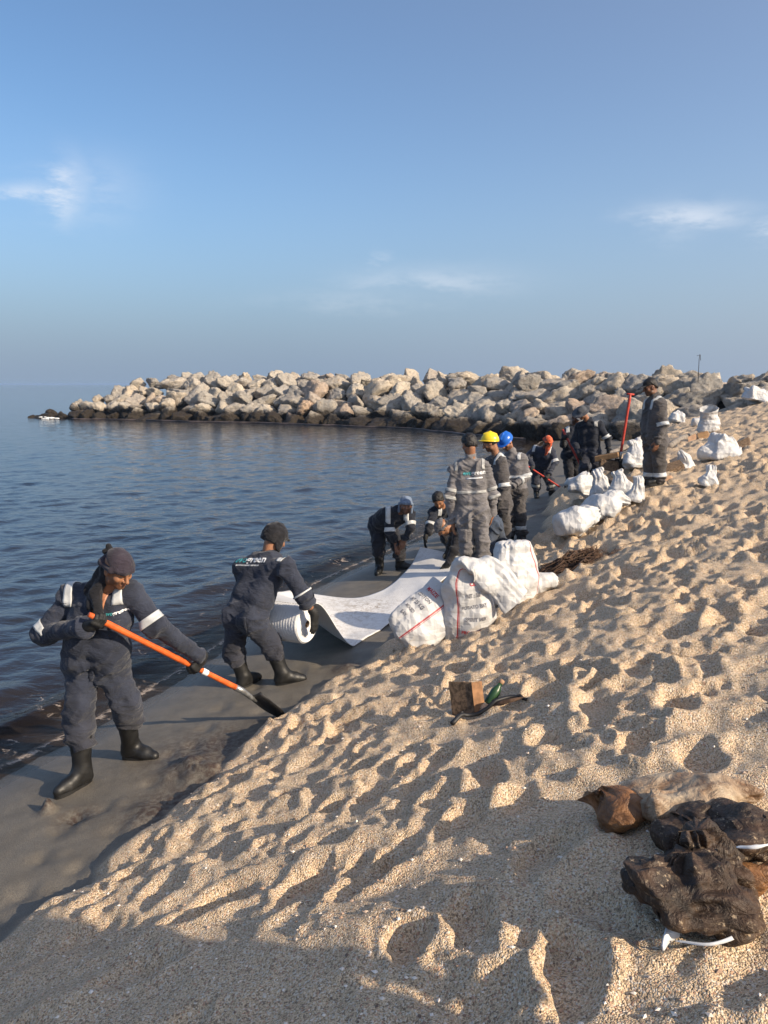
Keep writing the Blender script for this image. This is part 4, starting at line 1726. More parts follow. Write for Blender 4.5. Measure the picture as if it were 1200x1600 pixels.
# --- the man with the orange shovel
yA = 5.0
JA = dict(head=(184, 889, -.13), neck=(163, 925, -.02), shL=(106, 932, .06), shR=(214, 926, -.02), elL=(68, 990, .02), wrL=(118, 980, -.24), elR=(243, 978, -.04), wrR=(283, 1022, 0.0),
          pel=(152, 1038, .05), knL=(124, 1112, -.10), knR=(196, 1092, .06), anL=(130, 1226, -.12), anR=(205, 1188, .22))
s0, s1, s2 = at(139, 960, 4.66), at(372, 1076, 5.42), at(438, 1121, 5.66)
axA = unit(s1 - s0)
PA = {k: at(u, v, yA + dy) for k, (u, v, dy) in JA.items()}
qL = s0 + axA * 0.07
qR = s0 + axA * (np.linalg.norm(s1 - s0) * 0.66)
gL = grip(None, qL, axA, PA['elL'], toward=np.array([0, 1, 0.3]))
gR = grip(None, qR, axA, PA['elR'], toward=np.array([0, 1, -0.2]))
gL['h'] = gR['h'] = 0.0045
A = make_person('stout person in navy coverall and dark knotted headscarf gripping an orange shovel, nearest the camera', yA, JA, (0.76, -0.52, -0.54), 'navy', h=0.0095, belly=1.22, bulk=1.02,
                toes=((-0.55, -0.85), (1.0, -0.22)), hand_l=gL, hand_r=gR, headh=0.0045, hup=(0.30, -0.22, 0.93), hl=(1, -0.06, 0), beard=0.35, fold=0.85)
gear(A, scarf_fn, 'headscarf', M['scarf_dark'], 0.005, 0.0035, 30)
L = A['L']
tl = Cloud()
k0 = L(-0.02, -0.12, 0.03)
tl.cone(k0, k0 + np.array([-0.01, -0.01, 0.055]), 0.022, 0.014, 0.02)
tl.cone(k0, k0 + np.array([-0.035, -0.02, 0.02]), 0.022, 0.014, 0.02)
tl.cone(k0, k0 + np.array([0.02, -0.05, -0.06]), 0.026, 0.030, 0.02)
nA = A['P']['neck']
tl.cone(k0 + np.array([0.02, -0.05, -0.06]), nA + np.array([-0.02, -0.095, 0.02]), 0.032, 0.034, 0.03)
tl.cone(nA + np.array([-0.02, -0.095, 0.02]), nA + np.array([0.012, -0.155, -0.10]), 0.034, 0.024, 0.03)
tl.cone(nA + np.array([0.012, -0.155, -0.10]), nA + np.array([0.035, -0.170, -0.19]), 0.022, 0.010, 0.02)
tl.cone(nA + np.array([-0.085, -0.03, 0.03]), nA + np.array([-0.055, -0.115, -0.07]), 0.030, 0.020, 0.03)
tl.cone(k0 + np.array([-.01, -.03, -0.05]), nA + np.array([-0.085, -0.03, 0.03]), 0.034, 0.034, 0.03)
V, F = tl.build(0.006)
V = V + normals(V, F) * (0.012 * (1 - np.abs(2 * n3(V * np.array([30, 30, 12])) - 1) - 0.5))[:, None]
mk('scarf_tail', V, F, M['scarf_black'], A['par'])
# open collar: bare chest and undershirt
fA = A['front']
patch_on(A['bv'], nA + fA * 0.06 - A['up'] * 0.055 + A['lat'] * 0.025, A['lat'], A['up'], unit(fA + np.array([0, 0, .25])), 0.085, 0.15, M['skin'], A['par'], 'bare_chest', 0.006, d0=0.14)
_o = [c for c in A['par'].children if c.name.startswith('bare_chest')][0]
_a = _o.data.attributes.new('tone', 'FLOAT_COLOR', 'POINT')
_a.data.foreach_set('color', np.tile(np.array([1.25, 1.15, 1.1, 1], np.float32), len(_o.data.vertices)))
patch_on(A['bv'], nA + fA * 0.06 - A['up'] * 0.142 + A['lat'] * 0.030, A['lat'], A['up'], fA, 0.035, 0.04, M['shirt'], A['par'], 'undershirt', 0.008, 5, d0=0.14)
for (dx, tx) in ((-0.035, 0.42),):
    c = nA - A['up'] * 0.085 + A['lat'] * dx
    patch_on(A['bv'], c, A['lat'] + A['up'] * tx * 0.9, A['up'] + A['lat'] * (-tx * 0.9), unit(fA), 0.045, 0.20, M['navy'], A['par'], 'lapel', 0.012, d0=0.14)
pelA = A['P']['pel']
for f_ in (0.42, 0.62, 0.82, 1.02):
    patch_on(A['bv'], lerp(nA, pelA, f_) + A['lat'] * 0.03, A['lat'], A['up'], fA, 0.035, 0.098, M['navy'], A['par'], 'placket', 0.004, 5, d0=0.14)
patch_on(A['bv'], lerp(nA, pelA, 0.44) + A['lat'] * 0.125, A['lat'], A['up'], fA, 0.115, 0.12, M['navy'], A['par'], 'chest_pocket', 0.003, d0=0.14)
patch_on(A['bv'], lerp(nA, pelA, 0.36) + A['lat'] * 0.125, A['lat'], A['up'], fA, 0.12, 0.045, M['navy'], A['par'], 'pocket_flap', 0.009, d0=0.14)
pr = lerp(nA, pelA, 0.235) + A['lat'] * 0.150
brand(A['bv'], pr, A['lat'], A['up'], fA, 0.036, A['par'])
shoulder_straps(A, (0.72, 0.74), 0.062, ang=(-65, 75))
arm_bands(A, 'L', 0.86, 0.055)
arm_bands(A, 'R', 0.80, 0.055)
shovel('shovel', 'orange shafted shovel with black blade held by the nearest person', s0, s1, s2, (0.55, -0.6, 0.35), 'orange', 0.0215, bw_=0.105)
stk = lerp(s0, s1, 0.74)
V, F = tube([stk - axA * 0.02, stk + axA * 0.03], 0.0232, 14, cap=False)
mk('sticker', V, tidy(F), M['print_white'], [o for o in COL.objects if o.name == 'shovel'][0])

# --- the man carrying the roll
yB = 6.55
JB = dict(head=(430, 841, .12), neck=(421, 866, .08), shL=(374, 886, .12), shR=(452, 886, -.14), elL=(384, 942, .30), wrL=(392, 968, .50), elR=(474, 930, -.16), wrR=(491, 960, -.10),
          pel=(384, 962, -.06), knL=(366, 1018, .04), knR=(424, 1008, -.02), anL=(381, 1080, .05), anR=(441, 1066, -.02))
fB = unit(np.array([0.55, 0.83, 0]))
B = make_person('person in navy coverall and black cap with lettering on the back, carrying the white roll', yB, JB, (0.62, 0.60, -0.50), 'navy', h=0.010, bulk=0.98, boot_frac=0.22,
                toes=((0.55, 0.8), (1, 0.25)), sleeve=(1, 0.42), hand_r=dict(d=(0.02, 0.05, -1), n=(-0.75, 0.6, 0), t=1, curl=0.22, h=0.005), hand_l=dict(d=(.1, .1, -1), n=(.8, .3, 0), t=-1, curl=.3),
                headh=0.006, hl=(0.83, -0.55, 0), fold=0.8)


def flapcap_fn(c, L, R):
    c.ell(L(0, -0.012, 0.036), (0.100, 0.122, 0.108), R, 0.0)
    c.ell(L(0, -0.075, -0.02), (0.088, 0.050, 0.070), R, 0.03)
    c.cut(L(0, 0.085, 0.022), unit(R @ np.array([0, 0.75, -0.66])))
    c.cut(L(0, -0.06, -0.055), unit(R @ np.array([0, -0.1, -1.0])))
    for s in (-1, 1):
        c.ell(L(s * 0.086, 0.002, -0.035), (0.016, 0.034, 0.062), R, 0.015)
        c.cone(L(s * 0.080, 0.02, -0.075), L(s * 0.060, 0.05, -0.115), 0.018, 0.012, 0.02)
    c.ell(L(0, 0.098, 0.034), (0.072, 0.050, 0.012), R, 0.012)


gear(B, flapcap_fn, 'cap', M['scarf_black'], 0.006, 0.006, 40)
nB = -B['front']
org = lerp(B['P']['neck'], B['P']['pel'], 0.18) - B['lat'] * 0.075
brand(B['bv'], org, B['lat'], B['up'], nB, 0.090, B['par'])
print_on(B['bv'], 'environmental services', org - B['up'] * 0.036 - B['lat'] * 0.005, B['lat'], B['up'], nB, 0.026, M['print_white'], B['par'])
shoulder_straps(B, (None, 0.82), 0.055, ang=(-32, 34))
ring(B['bv'], B['P']['elR'], B['ends'][1], 0.75, 0.06, M['navy'], B['par'], name='rolled_cuff', off=0.008, rmax=0.1)
ring(B['bv'], B['sr'], B['P']['elR'], 0.93, 0.014, M['band'], B['par'], rmax=0.1)
patch_on(B['bv'], lerp(B['hip'][1], B['P']['pel'], 0.1) - B['up'] * 0.08, B['lat'], B['up'], nB, 0.13, 0.15, M['navy'], B['par'], 'back_pocket', 0.003)

# --- the smiling man bent over at the waterline
fC = hit(608, 893)
yC = fC[1]
JC = dict(head=(634, 790, -.46), neck=(620, 799, -.34), shL=(604, 803, -.30), shR=(643, 803, -.30), elL=(609, 829, -.36), wrL=(619, 848, -.30), elR=(643, 825, -.40), wrR=(632, 842, -.36),
          pel=(597, 818, .06), knL=(592, 850, -.04), knR=(622, 852, -.12), anL=(593, 884, .0), anR=(625, 884, .02))
C_ = make_person('bent person in dark coverall and blue-grey headscarf leaning hands on knees at the waterline', yC, JC, (0.05, -0.99, -0.02), 'navy_dark', leg_mat='navy_dark', h=0.013, boot_frac=0.45,
                 toes=((-0.2, -1), (1, -0.3)), skin='skin_dark', gloves=(None, None), hand_l=dict(d=(.2, -.2, -1), n=(-.3, .9, 0), t=1, curl=.3), hand_r=dict(d=(-.35, -.1, -1), n=(0, 1, -.2), t=-1, curl=.35),
                 hup=(0.1, -.05, 1), hl=(0.95, .3, 0), headh=0.0075)
gear(C_, scarf_fn, 'headscarf', M['scarf_blue'], 0.008, 0.005, 30)
c = Cloud()
for s in (-1, 1):
    c.cone(C_['L'](s * .085, -.01, .02), C_['L'](s * .088, .0, -.09), .022, .018, .02)
V, F = c.build(.009)
mk('scarf_side', V, F, M['scarf_blue'], C_['par'])
shoulder_straps(C_, (0.72, 0.72), 0.07, ang=(-60, 60))
arm_bands(C_, 'L', 0.95, 0.06)
arm_bands(C_, 'R', 0.70, 0.05)

# --- the young man holding the sheet's corner
yD = 11.75
JD = dict(head=(685, 782, -.30), neck=(694, 798, -.16), shL=(675, 800, -.20), shR=(712, 799, -.10), elL=(672, 822, -.36), wrL=(665, 839, -.42), elR=(716, 825, -.2), wrR=(712, 845, -.3),
          pel=(718, 836, .25), knL=(697, 838, -.18), knR=(728, 838, -.12), anL=(704, 872, .05), anR=(729, 872, .1))
D_ = make_person('crouching bareheaded person in navy coverall lifting a corner of the white sheet', yD, JD, (-0.02, -0.80, -0.58), 'navy_dark', h=0.013, boot_frac=0.5, toes=((-.4, -1), (.1, -1)),
                 sleeve=(0.42, 1), hand_l=dict(d=(-.12, 0, -1), n=(.9, .1, 0), t=-1, curl=.3), hand_r=dict(d=(-.1, 0, -1), n=(-.9, 0, 0), t=1, curl=.3), headh=0.0075)
gear(D_, hair_fn(0.06, -0.05), 'hair', M['hair'], 0.008, 0.006, 60)
arm_bands(D_, 'L', 0.92, 0.06)
shoulder_straps(D_, (0.7, None), 0.06, ang=(-60, 60))

# --- the man bent double behind
yE = 10.65
JE = dict(head=(692, 824, -.10), neck=(708, 828, -.03), shL=(716, 838, -.20), shR=(713, 830, .20), elL=(710, 860, -.24), wrL=(701, 877, -.28), elR=(704, 852, .22), wrR=(700, 862, .2),
          pel=(768, 820, .02), knL=(760, 852, -.10), knR=(784, 850, .12), anL=(768, 884, -.08), anR=(786, 880, .14))
E = make_person('person in mottled grey cap bent double, one gloved hand reaching down onto the white sheet', yE, JE, (-0.55, -0.10, -0.83), 'navy_dark', leg_mat='denim', h=0.013, boot_frac=0.5,
                toes=((-1, -.2), (-1, 0)), hl=(0.05, 1, 0), hup=(-.8, -.25, .5), hand_l=dict(d=(-.5, -.05, -.86), n=(-.2, .9, 0), t=1, curl=.12, spread=1.25), hand_r=dict(d=(-.2, 0, -1), n=(0, -1, 0), t=1, curl=.3), headh=0.008)
gear(E, scarf_fn, 'cap', M['cap_mixed'], 0.008, 0.006, 40)

# --- the grey man with his back to us
yF = 9.75
JF = dict(head=(733, 694, 0), neck=(735, 717, 0), shL=(708, 733, .04), shR=(762, 729, -.04), elL=(703, 777, .0), wrL=(708, 815, .06), elR=(770, 774, .0), wrR=(768, 806, .16),
          pel=(738, 806, 0), knL=(729, 850, .02), knR=(754, 848, -.03), anL=(728, 888, .02), anR=(754, 884, 0))
Fm = make_person('tall bareheaded person in light grey coverall standing with back to the camera', yF, JF, (-0.42, 0.82, -0.38), 'grey', h=0.012, boot_frac=0.42, boot_mat='boot_grey', toes=((-.3, 1), (.1, 1)),
                 gloves=(None, None), hand_l=dict(d=(0, .05, -1), n=(.9, .2, 0), t=-1, curl=.3), hand_r=dict(d=(-.1, .3, -.9), n=(-.9, 0, 0), t=1, curl=.3), hl=(1, -.1, 0), headh=0.0075, hup=(-.08, .22, .97), fold=1.35)
gear(Fm, hair_fn(0.055, -0.055), 'hair', M['hair'], 0.008, 0.007, 60)
arm_bands(Fm, 'L', 1.0, 0.045, 'band_dim', double=True)
arm_bands(Fm, 'R', 1.0, 0.045, 'band_dim', double=True)
ring(Fm['bv'], Fm['P']['neck'], Fm['P']['pel'], 0.56, 0.035, M['band_dim'], Fm['par'], rmax=0.3, ang=(-75, 75), ref=-Fm['front'])
shoulder_straps(Fm, (0.78, 0.78), 0.035, 'band_dim', ang=(-60, 60))
nF = -Fm['front']
of = lerp(Fm['P']['neck'], Fm['P']['pel'], 0.26) + Fm['lat'] * 0.05
brand(Fm['bv'], of, Fm['lat'], Fm['up'], nF, 0.075, Fm['par'])
patch_on(Fm['bv'], lerp(Fm['hip'][0], Fm['P']['knL'], 0.62), Fm['lat'], np.array([0, 0, 1.0]), unit(nF - Fm['lat'] * .5), 0.15, 0.17, M['grey'], Fm['par'], 'cargo_pocket', 0.006)
patch_on(Fm['bv'], of - Fm['up'] * 0.045, Fm['lat'], Fm['up'], nF, 0.20, 0.016, M['print_white'], Fm['par'], 'printed_line', 0.004, 6)

# --- yellow helmet
yG = 11.3
JG = dict(head=(765, 692, -.02), neck=(776, 712, 0), shL=(761, 722, .17), shR=(786, 724, -.15), elL=(758, 760, .2), wrL=(756, 785, .1), elR=(789, 762, -.17), wrR=(779, 785, -.2),
          pel=(782, 788, 0), knL=(774, 822, .06), knR=(789, 818, -.06), anL=(776, 846, .08), anR=(790, 846, -.06))
G_ = make_person('person in dark grey coverall and yellow helmet standing beside the blue helmet', yG, JG, (-0.86, 0.10, -0.50), 'grey_dark', h=0.013, boot_frac=0.86, toes=((-1, .1), (-1, -.1)),
                 hand_r=dict(d=(-.1, 0, -1), n=(-.9, 0, 0), t=1, curl=.35), hl=(.25, -1, 0), headh=0.0075)
gear(G_, hair_fn(0.06, -0.05), 'hair', M['hair'], 0.008, 0.004, 60)
gear(G_, helmet_fn(0.55), 'helmet', M['helmet_yellow'], 0.006, 0.0, 10)
arm_bands(G_, 'R', 0.88, 0.06)
shoulder_straps(G_, (None, 0.6), 0.05, ang=(-60, 60))

# --- blue helmet
yH = 12.1
JH = dict(head=(791, 690, -.04), neck=(799, 708, 0), shL=(780, 718, .08), shR=(819, 716, -.08), elL=(782, 745, .0), wrL=(794, 756, -.24), elR=(823, 745, -.10), wrR=(803, 757, -.26),
          pel=(803, 772, .02), knL=(797, 806, .02), knR=(813, 804, -.04), anL=(797, 834, .06), anR=(815, 830, -.04))
Hm = make_person('person in grey coverall and blue helmet with head bowed and hands clasped in front', yH, JH, (-0.52, -0.55, -0.66), 'grey', leg_mat='grey_dark', h=0.013, boot_frac=0.86, toes=((-.6, -.8), (-.2, -1)),
                 gloves=('glove_grey', 'glove_grey'), hand_l=dict(d=(.7, -.2, -.3), n=(.2, .9, 0), t=1, curl=.6), hand_r=dict(d=(-.8, -.1, -.3), n=(.1, .9, 0), t=-1, curl=.6), hl=(.9, -.3, 0), headh=0.0075, hup=(-.35, -.35, .85))
gear(Hm, helmet_fn(0.05), 'helmet', M['helmet_blue'], 0.006, 0.0, 10)
arm_bands(Hm, 'R', 0.9, 0.05)
ring(Hm['bv'], Hm['P']['elR'], Hm['ends'][1], 0.5, 0.04, M['band'], Hm['par'], rmax=0.09)
ring(Hm['bv'], Hm['P']['neck'], Hm['P']['pel'], 0.55, 0.04, M['band'], Hm['par'], rmax=0.3, ang=(-80, 80), ref=Hm['front'])
shoulder_straps(Hm, (0.6, 0.7), 0.05, ang=(-60, 60))
for kn, an in (('knL', 'anL'), ('knR', 'anR')):
    ring(Hm['bv'], Hm['P'][kn], Hm['P'][an], 0.58, 0.06, M['band'], Hm['par'], rmax=0.12)

# --- orange headscarf with shovel
fI = hit(850, 776)
yI = fI[1]
JI = dict(head=(856, 690, -.30), neck=(850, 700, -.15), shL=(834, 702, .02), shR=(864, 705, -.18), elL=(823, 714, -.10), wrL=(832, 729, -.35), elR=(868, 722, -.28), wrR=(857, 738, -.46),
          pel=(844, 734, .10), knL=(838, 754, .0), knR=(860, 754, -.1), anL=(838, 773, .05), anR=(862, 771, -.02))
PI_ = {k: at(u, v, yI + dy) for k, (u, v, dy) in JI.items()}
i0, i1, i2 = at(822, 727, yI - .42), at(878, 763, yI - .62), at(893, 773, yI - .66)
axI = unit(i1 - i0)
gl_, gr_ = grip(None, i0 + axI * 0.14, axI, PI_['elL'], toward=np.array([0, 1, 0])), grip(None, lerp(i0, i1, .56), axI, PI_['elR'], toward=np.array([0, 1, 0]))
gl_['h'] = gr_['h'] = 0.009
Ip = make_person('stooping person in navy coverall and orange headscarf working a red shovel on the wet sand', yI, JI, (0.30, -0.75, -0.60), 'navy', h=0.016, boot_frac=0.55, toes=((-.1, -1), (1, -.3)),
                 skin='skin_dark', hand_l=gl_, hand_r=gr_, hl=(.95, -.3, 0), headh=0.010)
gear(Ip, scarf_fn, 'headscarf', M['scarf_orange'], 0.010, 0.007, 30)
c = Cloud()
c.cone(Ip['L'](-.02, .06, -.03), Ip['L'](0, .09, -.13), .06, .05, .02)
c.cone(Ip['L'](0, .09, -.13), Ip['L'](0, .10, -.30), .045, .03, .02)
c.cone(Ip['L'](0, .10, -.30), Ip['L'](0.01, .10, -.42), .03, .015, .02)
V, F = c.build(.012)
V += normals(V, F) * (.012 * (n3(V * 30) - .5))[:, None]
mk('scarf_tail', V, F, M['scarf_orange'], Ip['par'])
shoulder_straps(Ip, (0.8, 0.8), 0.06, ang=(-60, 60))
arm_bands(Ip, 'R', 0.9, 0.07)
for kn, an in (('knL', 'anL'), ('knR', 'anR')):
    ring(Ip['bv'], Ip['P'][kn], Ip['P'][an], 0.2, 0.06, M['band_dim'], Ip['par'], rmax=0.14)
shovel('shovel', 'red shafted shovel lowered to the wet sand by the person in orange headscarf', i0, i1, i2, (0.6, -0.7, 0.2), 'red_handle', 0.022, bw_=0.13)

# --- wide-brimmed hat
fJ = hit(915, 757)
yJ = fJ[1]
JJ = dict(head=(909, 645, -.12), neck=(920, 658, -.02), shL=(903, 666, .12), shR=(938, 664, -.12), elL=(897, 690, .1), wrL=(904, 706, -.15), elR=(949, 686, -.16), wrR=(951, 702, -.2),
          pel=(921, 706, .03), knL=(913, 730, -.06), knR=(933, 728, -.06), anL=(909, 752, .0), anR=(931, 751, .02))
Jp = make_person('stooping person in navy coverall and grey wide-brimmed hat, arm hanging at the side', yJ, JJ, (-0.55, -0.50, -0.62), 'navy_dark', leg_mat='navy', h=0.015, boot_frac=0.55, toes=((-.5, -.8), (-.2, -1)),
                 hand_l=dict(d=(.2, -.2, -1), n=(.5, .5, 0), t=-1, curl=.4, h=.008), hand_r=dict(d=(.15, 0, -1), n=(-.9, .2, 0), t=1, curl=.35, h=.008), headh=0.009, hup=(-.3, -.3, .9), hl=(.9, -.4, 0))
gear(Jp, bucket_fn, 'hat', M['hat_grey'], 0.009, 0.008, 14)
arm_bands(Jp, 'R', 0.85, 0.06)
shoulder_straps(Jp, (None, 0.75), 0.06, mat='band_dim', ang=(-60, 60))

# --- half hidden behind him
yK2 = yJ + 0.75
JK2 = dict(head=(900, 652, -.05), neck=(898, 668, .02), shL=(882, 675, .04), shR=(911, 675, .0), elL=(880, 694, -.12), wrL=(888, 684, -.36), elR=(913, 698, 0), wrR=(902, 705, -.3),
           pel=(894, 712, .0), knL=(889, 732, -.02), knR=(901, 732, .03), anL=(889, 753, .0), anR=(902, 753, .05))
PK2 = {k: at(u, v, yK2 + dy) for k, (u, v, dy) in JK2.items()}
m0, m1, m2 = at(879, 671, yK2 - .40), at(908, 728, yK2 - .62), at(917, 745, yK2 - .70)
axm = unit(m1 - m0)
gk = grip(None, m0 + axm * 0.16, axm, PK2['elL'], toward=np.array([0, 1, 0]))
gk['h'] = .009
K2 = make_person('person in navy coverall half hidden behind the wide-brimmed hat, holding a red shovel', yK2, JK2, (0.25, -0.85, -0.40), 'navy_dark', h=0.017, boot_frac=0.55, toes=((-.5, -.8), (0, -1)), hand_l=gk, headh=0.011, skin='skin_dark')
gear(K2, cap_fn, 'cap', M['cap_mixed'], 0.011, 0.004, 20)
shoulder_straps(K2, (0.7, 0.7), 0.07, ang=(-60, 60))
shovel('shovel', 'red shafted shovel held slanting by the half hidden person', m0, m1, m2, (0.9, -0.3, 0.2), 'red_handle', 0.024, bw_=0.12)

# --- the man in the black cap
fK = hit(1021, 760)
yK = fK[1]
JK = dict(head=(1016, 605, 0), neck=(1024, 622, 0), shL=(1013, 634, .18), shR=(1033, 634, -.17), elL=(1008, 664, .20), wrL=(1010, 688, .1), elR=(1036, 664, -.20), wrR=(1027, 688, -.24),
          pel=(1024, 690, 0), knL=(1016, 722, .06), knR=(1030, 722, -.06), anL=(1014, 752, .06), anR=(1031, 754, -.06))
Kp = make_person('person in dark grey coverall and black peaked cap standing upright on the sand bank', yK, JK, (-0.93, -0.12, -0.30), 'grey_dark', h=0.013, boot_frac=0.9, toes=((-1, 0), (-1, -.2)), bulk=1.05,
                 gloves=(None, None), skin='skin_dark', hand_l=dict(d=(-.1, 0, -1), n=(.2, -.9, 0), t=1, curl=.3), hand_r=dict(d=(-.12, 0, -1), n=(-.2, .9, 0), t=-1, curl=.35), hl=(.2, -1, 0), headh=0.0075, belly=1.1)
gear(Kp, cap_fn, 'cap', M['cap_black'], 0.007, 0.003, 20)
gear(Kp, hair_fn(0.0, -0.05), 'hair', M['hair'], 0.009, 0.003, 60)
arm_bands(Kp, 'R', 0.96, 0.055)
shoulder_straps(Kp, (0.6, 0.62), 0.045, ang=(-70, 80))
for kn, an in (('knL', 'anL'), ('knR', 'anR')):
    ring(Kp['bv'], Kp['P'][kn], Kp['P'][an], 0.72, 0.06, M['band'], Kp['par'], rmax=0.13)

# --- onlookers beside the camera; only their shadows fall into the view
for (ox, oy, lab) in ((2.36, 0.29, 'onlooker in grey coverall standing on the dry sand right of the camera'), (1.95, -0.04, 'onlooker in navy coverall standing on the dry sand beside the grey onlooker')):
    gzo = gz(ox, oy)

    def inv(x, y, z):
        r = np.array([x, y, z]) - CAM
        return r
    _at = at
    JO = dict(head=(0, 0, 1.60), neck=(0, 0, 1.44), shL=(-.14, -.12, 1.40), shR=(.14, .12, 1.40), elL=(-.20, -.17, 1.13), wrL=(-.19, -.13, .90), elR=(.22, .19, 1.12), wrR=(.22, .17, .88),
              pel=(0, 0, .93), knL=(-.09, -.06, .5), knR=(.09, .06, .5), anL=(-.1, -.07, .09), anR=(.1, .07, .09))
    at = lambda u, v, d: np.array([ox + u, oy + v, gzo + d])
    J2 = {k: (v[0], v[1], v[2]) for k, v in JO.items()}
    O_ = make_person(lab, 0.0, J2, (-0.6, 0.75, -0.2), 'grey' if oy > .1 else 'navy', h=0.02, boot_frac=0.9, toes=((-.6, .8), (-.6, .8)), headh=0.012, gloves=(None, None),
                     hand_l=dict(d=(0, 0, -1), n=(.9, -.2, 0), t=-1, curl=.3, h=.01), hand_r=dict(d=(0, 0, -1), n=(-.9, .2, 0), t=1, curl=.3, h=.01))
    gear(O_, hair_fn(0.055, -0.05), 'hair', M['hair'], 0.012, 0.003, 30)
    at = _at

# ------------------------------------------------------------------ sorbent roll and sheet
def sheet_material():
    m, t, b = newmat('white_sorbent_fleece')
    v = coords(t)
    n = noise(t, v, 3.2, 5, 0.65, 0.8)
    st = attr(t, 'stain').outputs['Fac']
    c = mixc(t, maprange(t, n, 0.3, 0.7), (0.60, 0.60, 0.60), (0.66, 0.66, 0.66))
    n2x = noise(t, coords(t, scale=(1, 1, 1)), 14, 6, 0.75, 1.2)
    c = mixc(t, math_(t, 'MULTIPLY', st, maprange(t, n2x, 0.42, 0.66)), c, (0.22, 0.17, 0.12))
    n3x = noise(t, v, 40, 5, 0.7)
    c = mixc(t, math_(t, 'MULTIPLY', maprange(t, n3x, 0.62, 0.74, 0, .5), math_(t, 'ADD', 0.15, st)), c, (0.38, 0.33, 0.26))
    t.links.new(c, b.inputs['Base Color'])
    setp(b, Roughness=0.85)
    vo = N(t, 'ShaderNodeTexVoronoi', i_Scale=55.0)
    t.links.new(v, vo.inputs['Vector'])
    p = bump(t, b, vo.outputs['Distance'], 0.35, 0.006)
    bump(t, b, n, 0.4, 0.02, p)
    return m


M['sheet'] = sheet_material()
R1 = at(480, 975, 6.56)
L1 = at(400, 965, 6.84)
axr = unit(R1 - L1)
RR = 0.172
rl = root('sorbent_roll', (R1 + L1) / 2, 'thick white roll of sorbent fleece carried off the ground', 'roll')
seg_, rings_ = 72, 60
uu = unit(np.cross(axr, np.array([0, 0, 1.0])))
ww = np.cross(uu, axr)
Vr, Fr = [], []
for i in range(rings_):
    c = lerp(L1, R1, i / (rings_ - 1))
    for j in range(seg_):
        a = j / seg_ * 2 * math.pi
        r = RR * (1 - (0.03 if i in (0, rings_ - 1) else 0)) + 0.0028 * math.sin(i * 2.1 + 0.7 * math.sin(a * 3)) + 0.003 * math.sin(a * 5 + 1)
        Vr.append(c + r * (math.cos(a) * uu + math.sin(a) * ww))
for i in range(rings_ - 1):
    for j in range(seg_):
        k = (j + 1) % seg_
        Fr.append((i * seg_ + j, i * seg_ + k, (i + 1) * seg_ + k, (i + 1) * seg_ + j))
Vr = np.array(Vr)
mk('rolled_fleece', Vr, np.array(Fr)[:, ::-1], M['sheet'], rl, attrs={'stain': np.full(len(Vr), 0.05)})
for cc, nn_, nm in ((R1, axr, 'roll_end'), (L1, -axr, 'roll_end')):
    Ve, Fe = [], []
    nr = 40
    for i in range(nr):
        r = 0.030 + (RR * 0.97 - 0.030) * i / (nr - 1)
        for j in range(seg_):
            a = j / seg_ * 2 * math.pi
            Ve.append(cc + nn_ * (0.0035 * math.sin(i * 1.57) + 0.004 * math.sin(a + i * .2) - 0.012 * (i == nr - 1)) + r * (math.cos(a) * uu + math.sin(a) * ww))
    for i in range(nr - 1):
        for j in range(seg_):
            k = (j + 1) % seg_
            Fe.append((i * seg_ + j, i * seg_ + k, (i + 1) * seg_ + k, (i + 1) * seg_ + j))
    Ve = np.array(Ve)
    mk(nm, Ve, np.array(Fe), M['sheet'], rl, attrs={'stain': np.full(len(Ve), 0.1)})
M['card'] = simple('brown_card_core', (0.16, 0.10, 0.06), 0.9)
Vb, Fb = tube([R1 + axr * 0.004, R1 - axr * 0.05], 0.031, 20, cap=False)
mk('core_tube', Vb, tidy(Fb), M['card'], rl)

top = ww * RR
far_e = [L1 + top, L1 + top + np.array([.12, .28, -.02]), None, None, None, None, at(657, 856, 11.32)]
near_e = [R1 + top, R1 + top + np.array([.10, .22, -.06]), None, None, None, None, None]


def gp(u, v, lift):
    p = hit(u, v)
    p[2] += lift
    return p


far_e[2], far_e[3], far_e[4], far_e[5] = gp(480, 958, .26), gp(560, 942, .05), gp(612, 915, .025), gp(642, 889, .05)
near_e[2], near_e[3], near_e[4], near_e[5], near_e[6] = gp(553, 1012, .012), gp(604, 980, .015), gp(655, 940, .02), gp(700, 903, .02), gp(728, 876, .04)


def spline(P, n):
    P = np.array(P)
    d = np.concatenate([[0], np.cumsum(np.sqrt(np.linalg.norm(np.diff(P, axis=0), axis=1)))])
    q = np.linspace(0, d[-1], n)
    out = np.zeros((n, 3))
    m = np.gradient(P, d, axis=0)
    for i, s in enumerate(q):
        k = min(np.searchsorted(d, s, 'right') - 1, len(d) - 2)
        h = d[k + 1] - d[k]
        t = (s - d[k]) / h
        out[i] = (2 * t ** 3 - 3 * t * t + 1) * P[k] + (t ** 3 - 2 * t * t + t) * h * m[k] + (-2 * t ** 3 + 3 * t * t) * P[k + 1] + (t ** 3 - t * t) * h * m[k + 1]
    return out


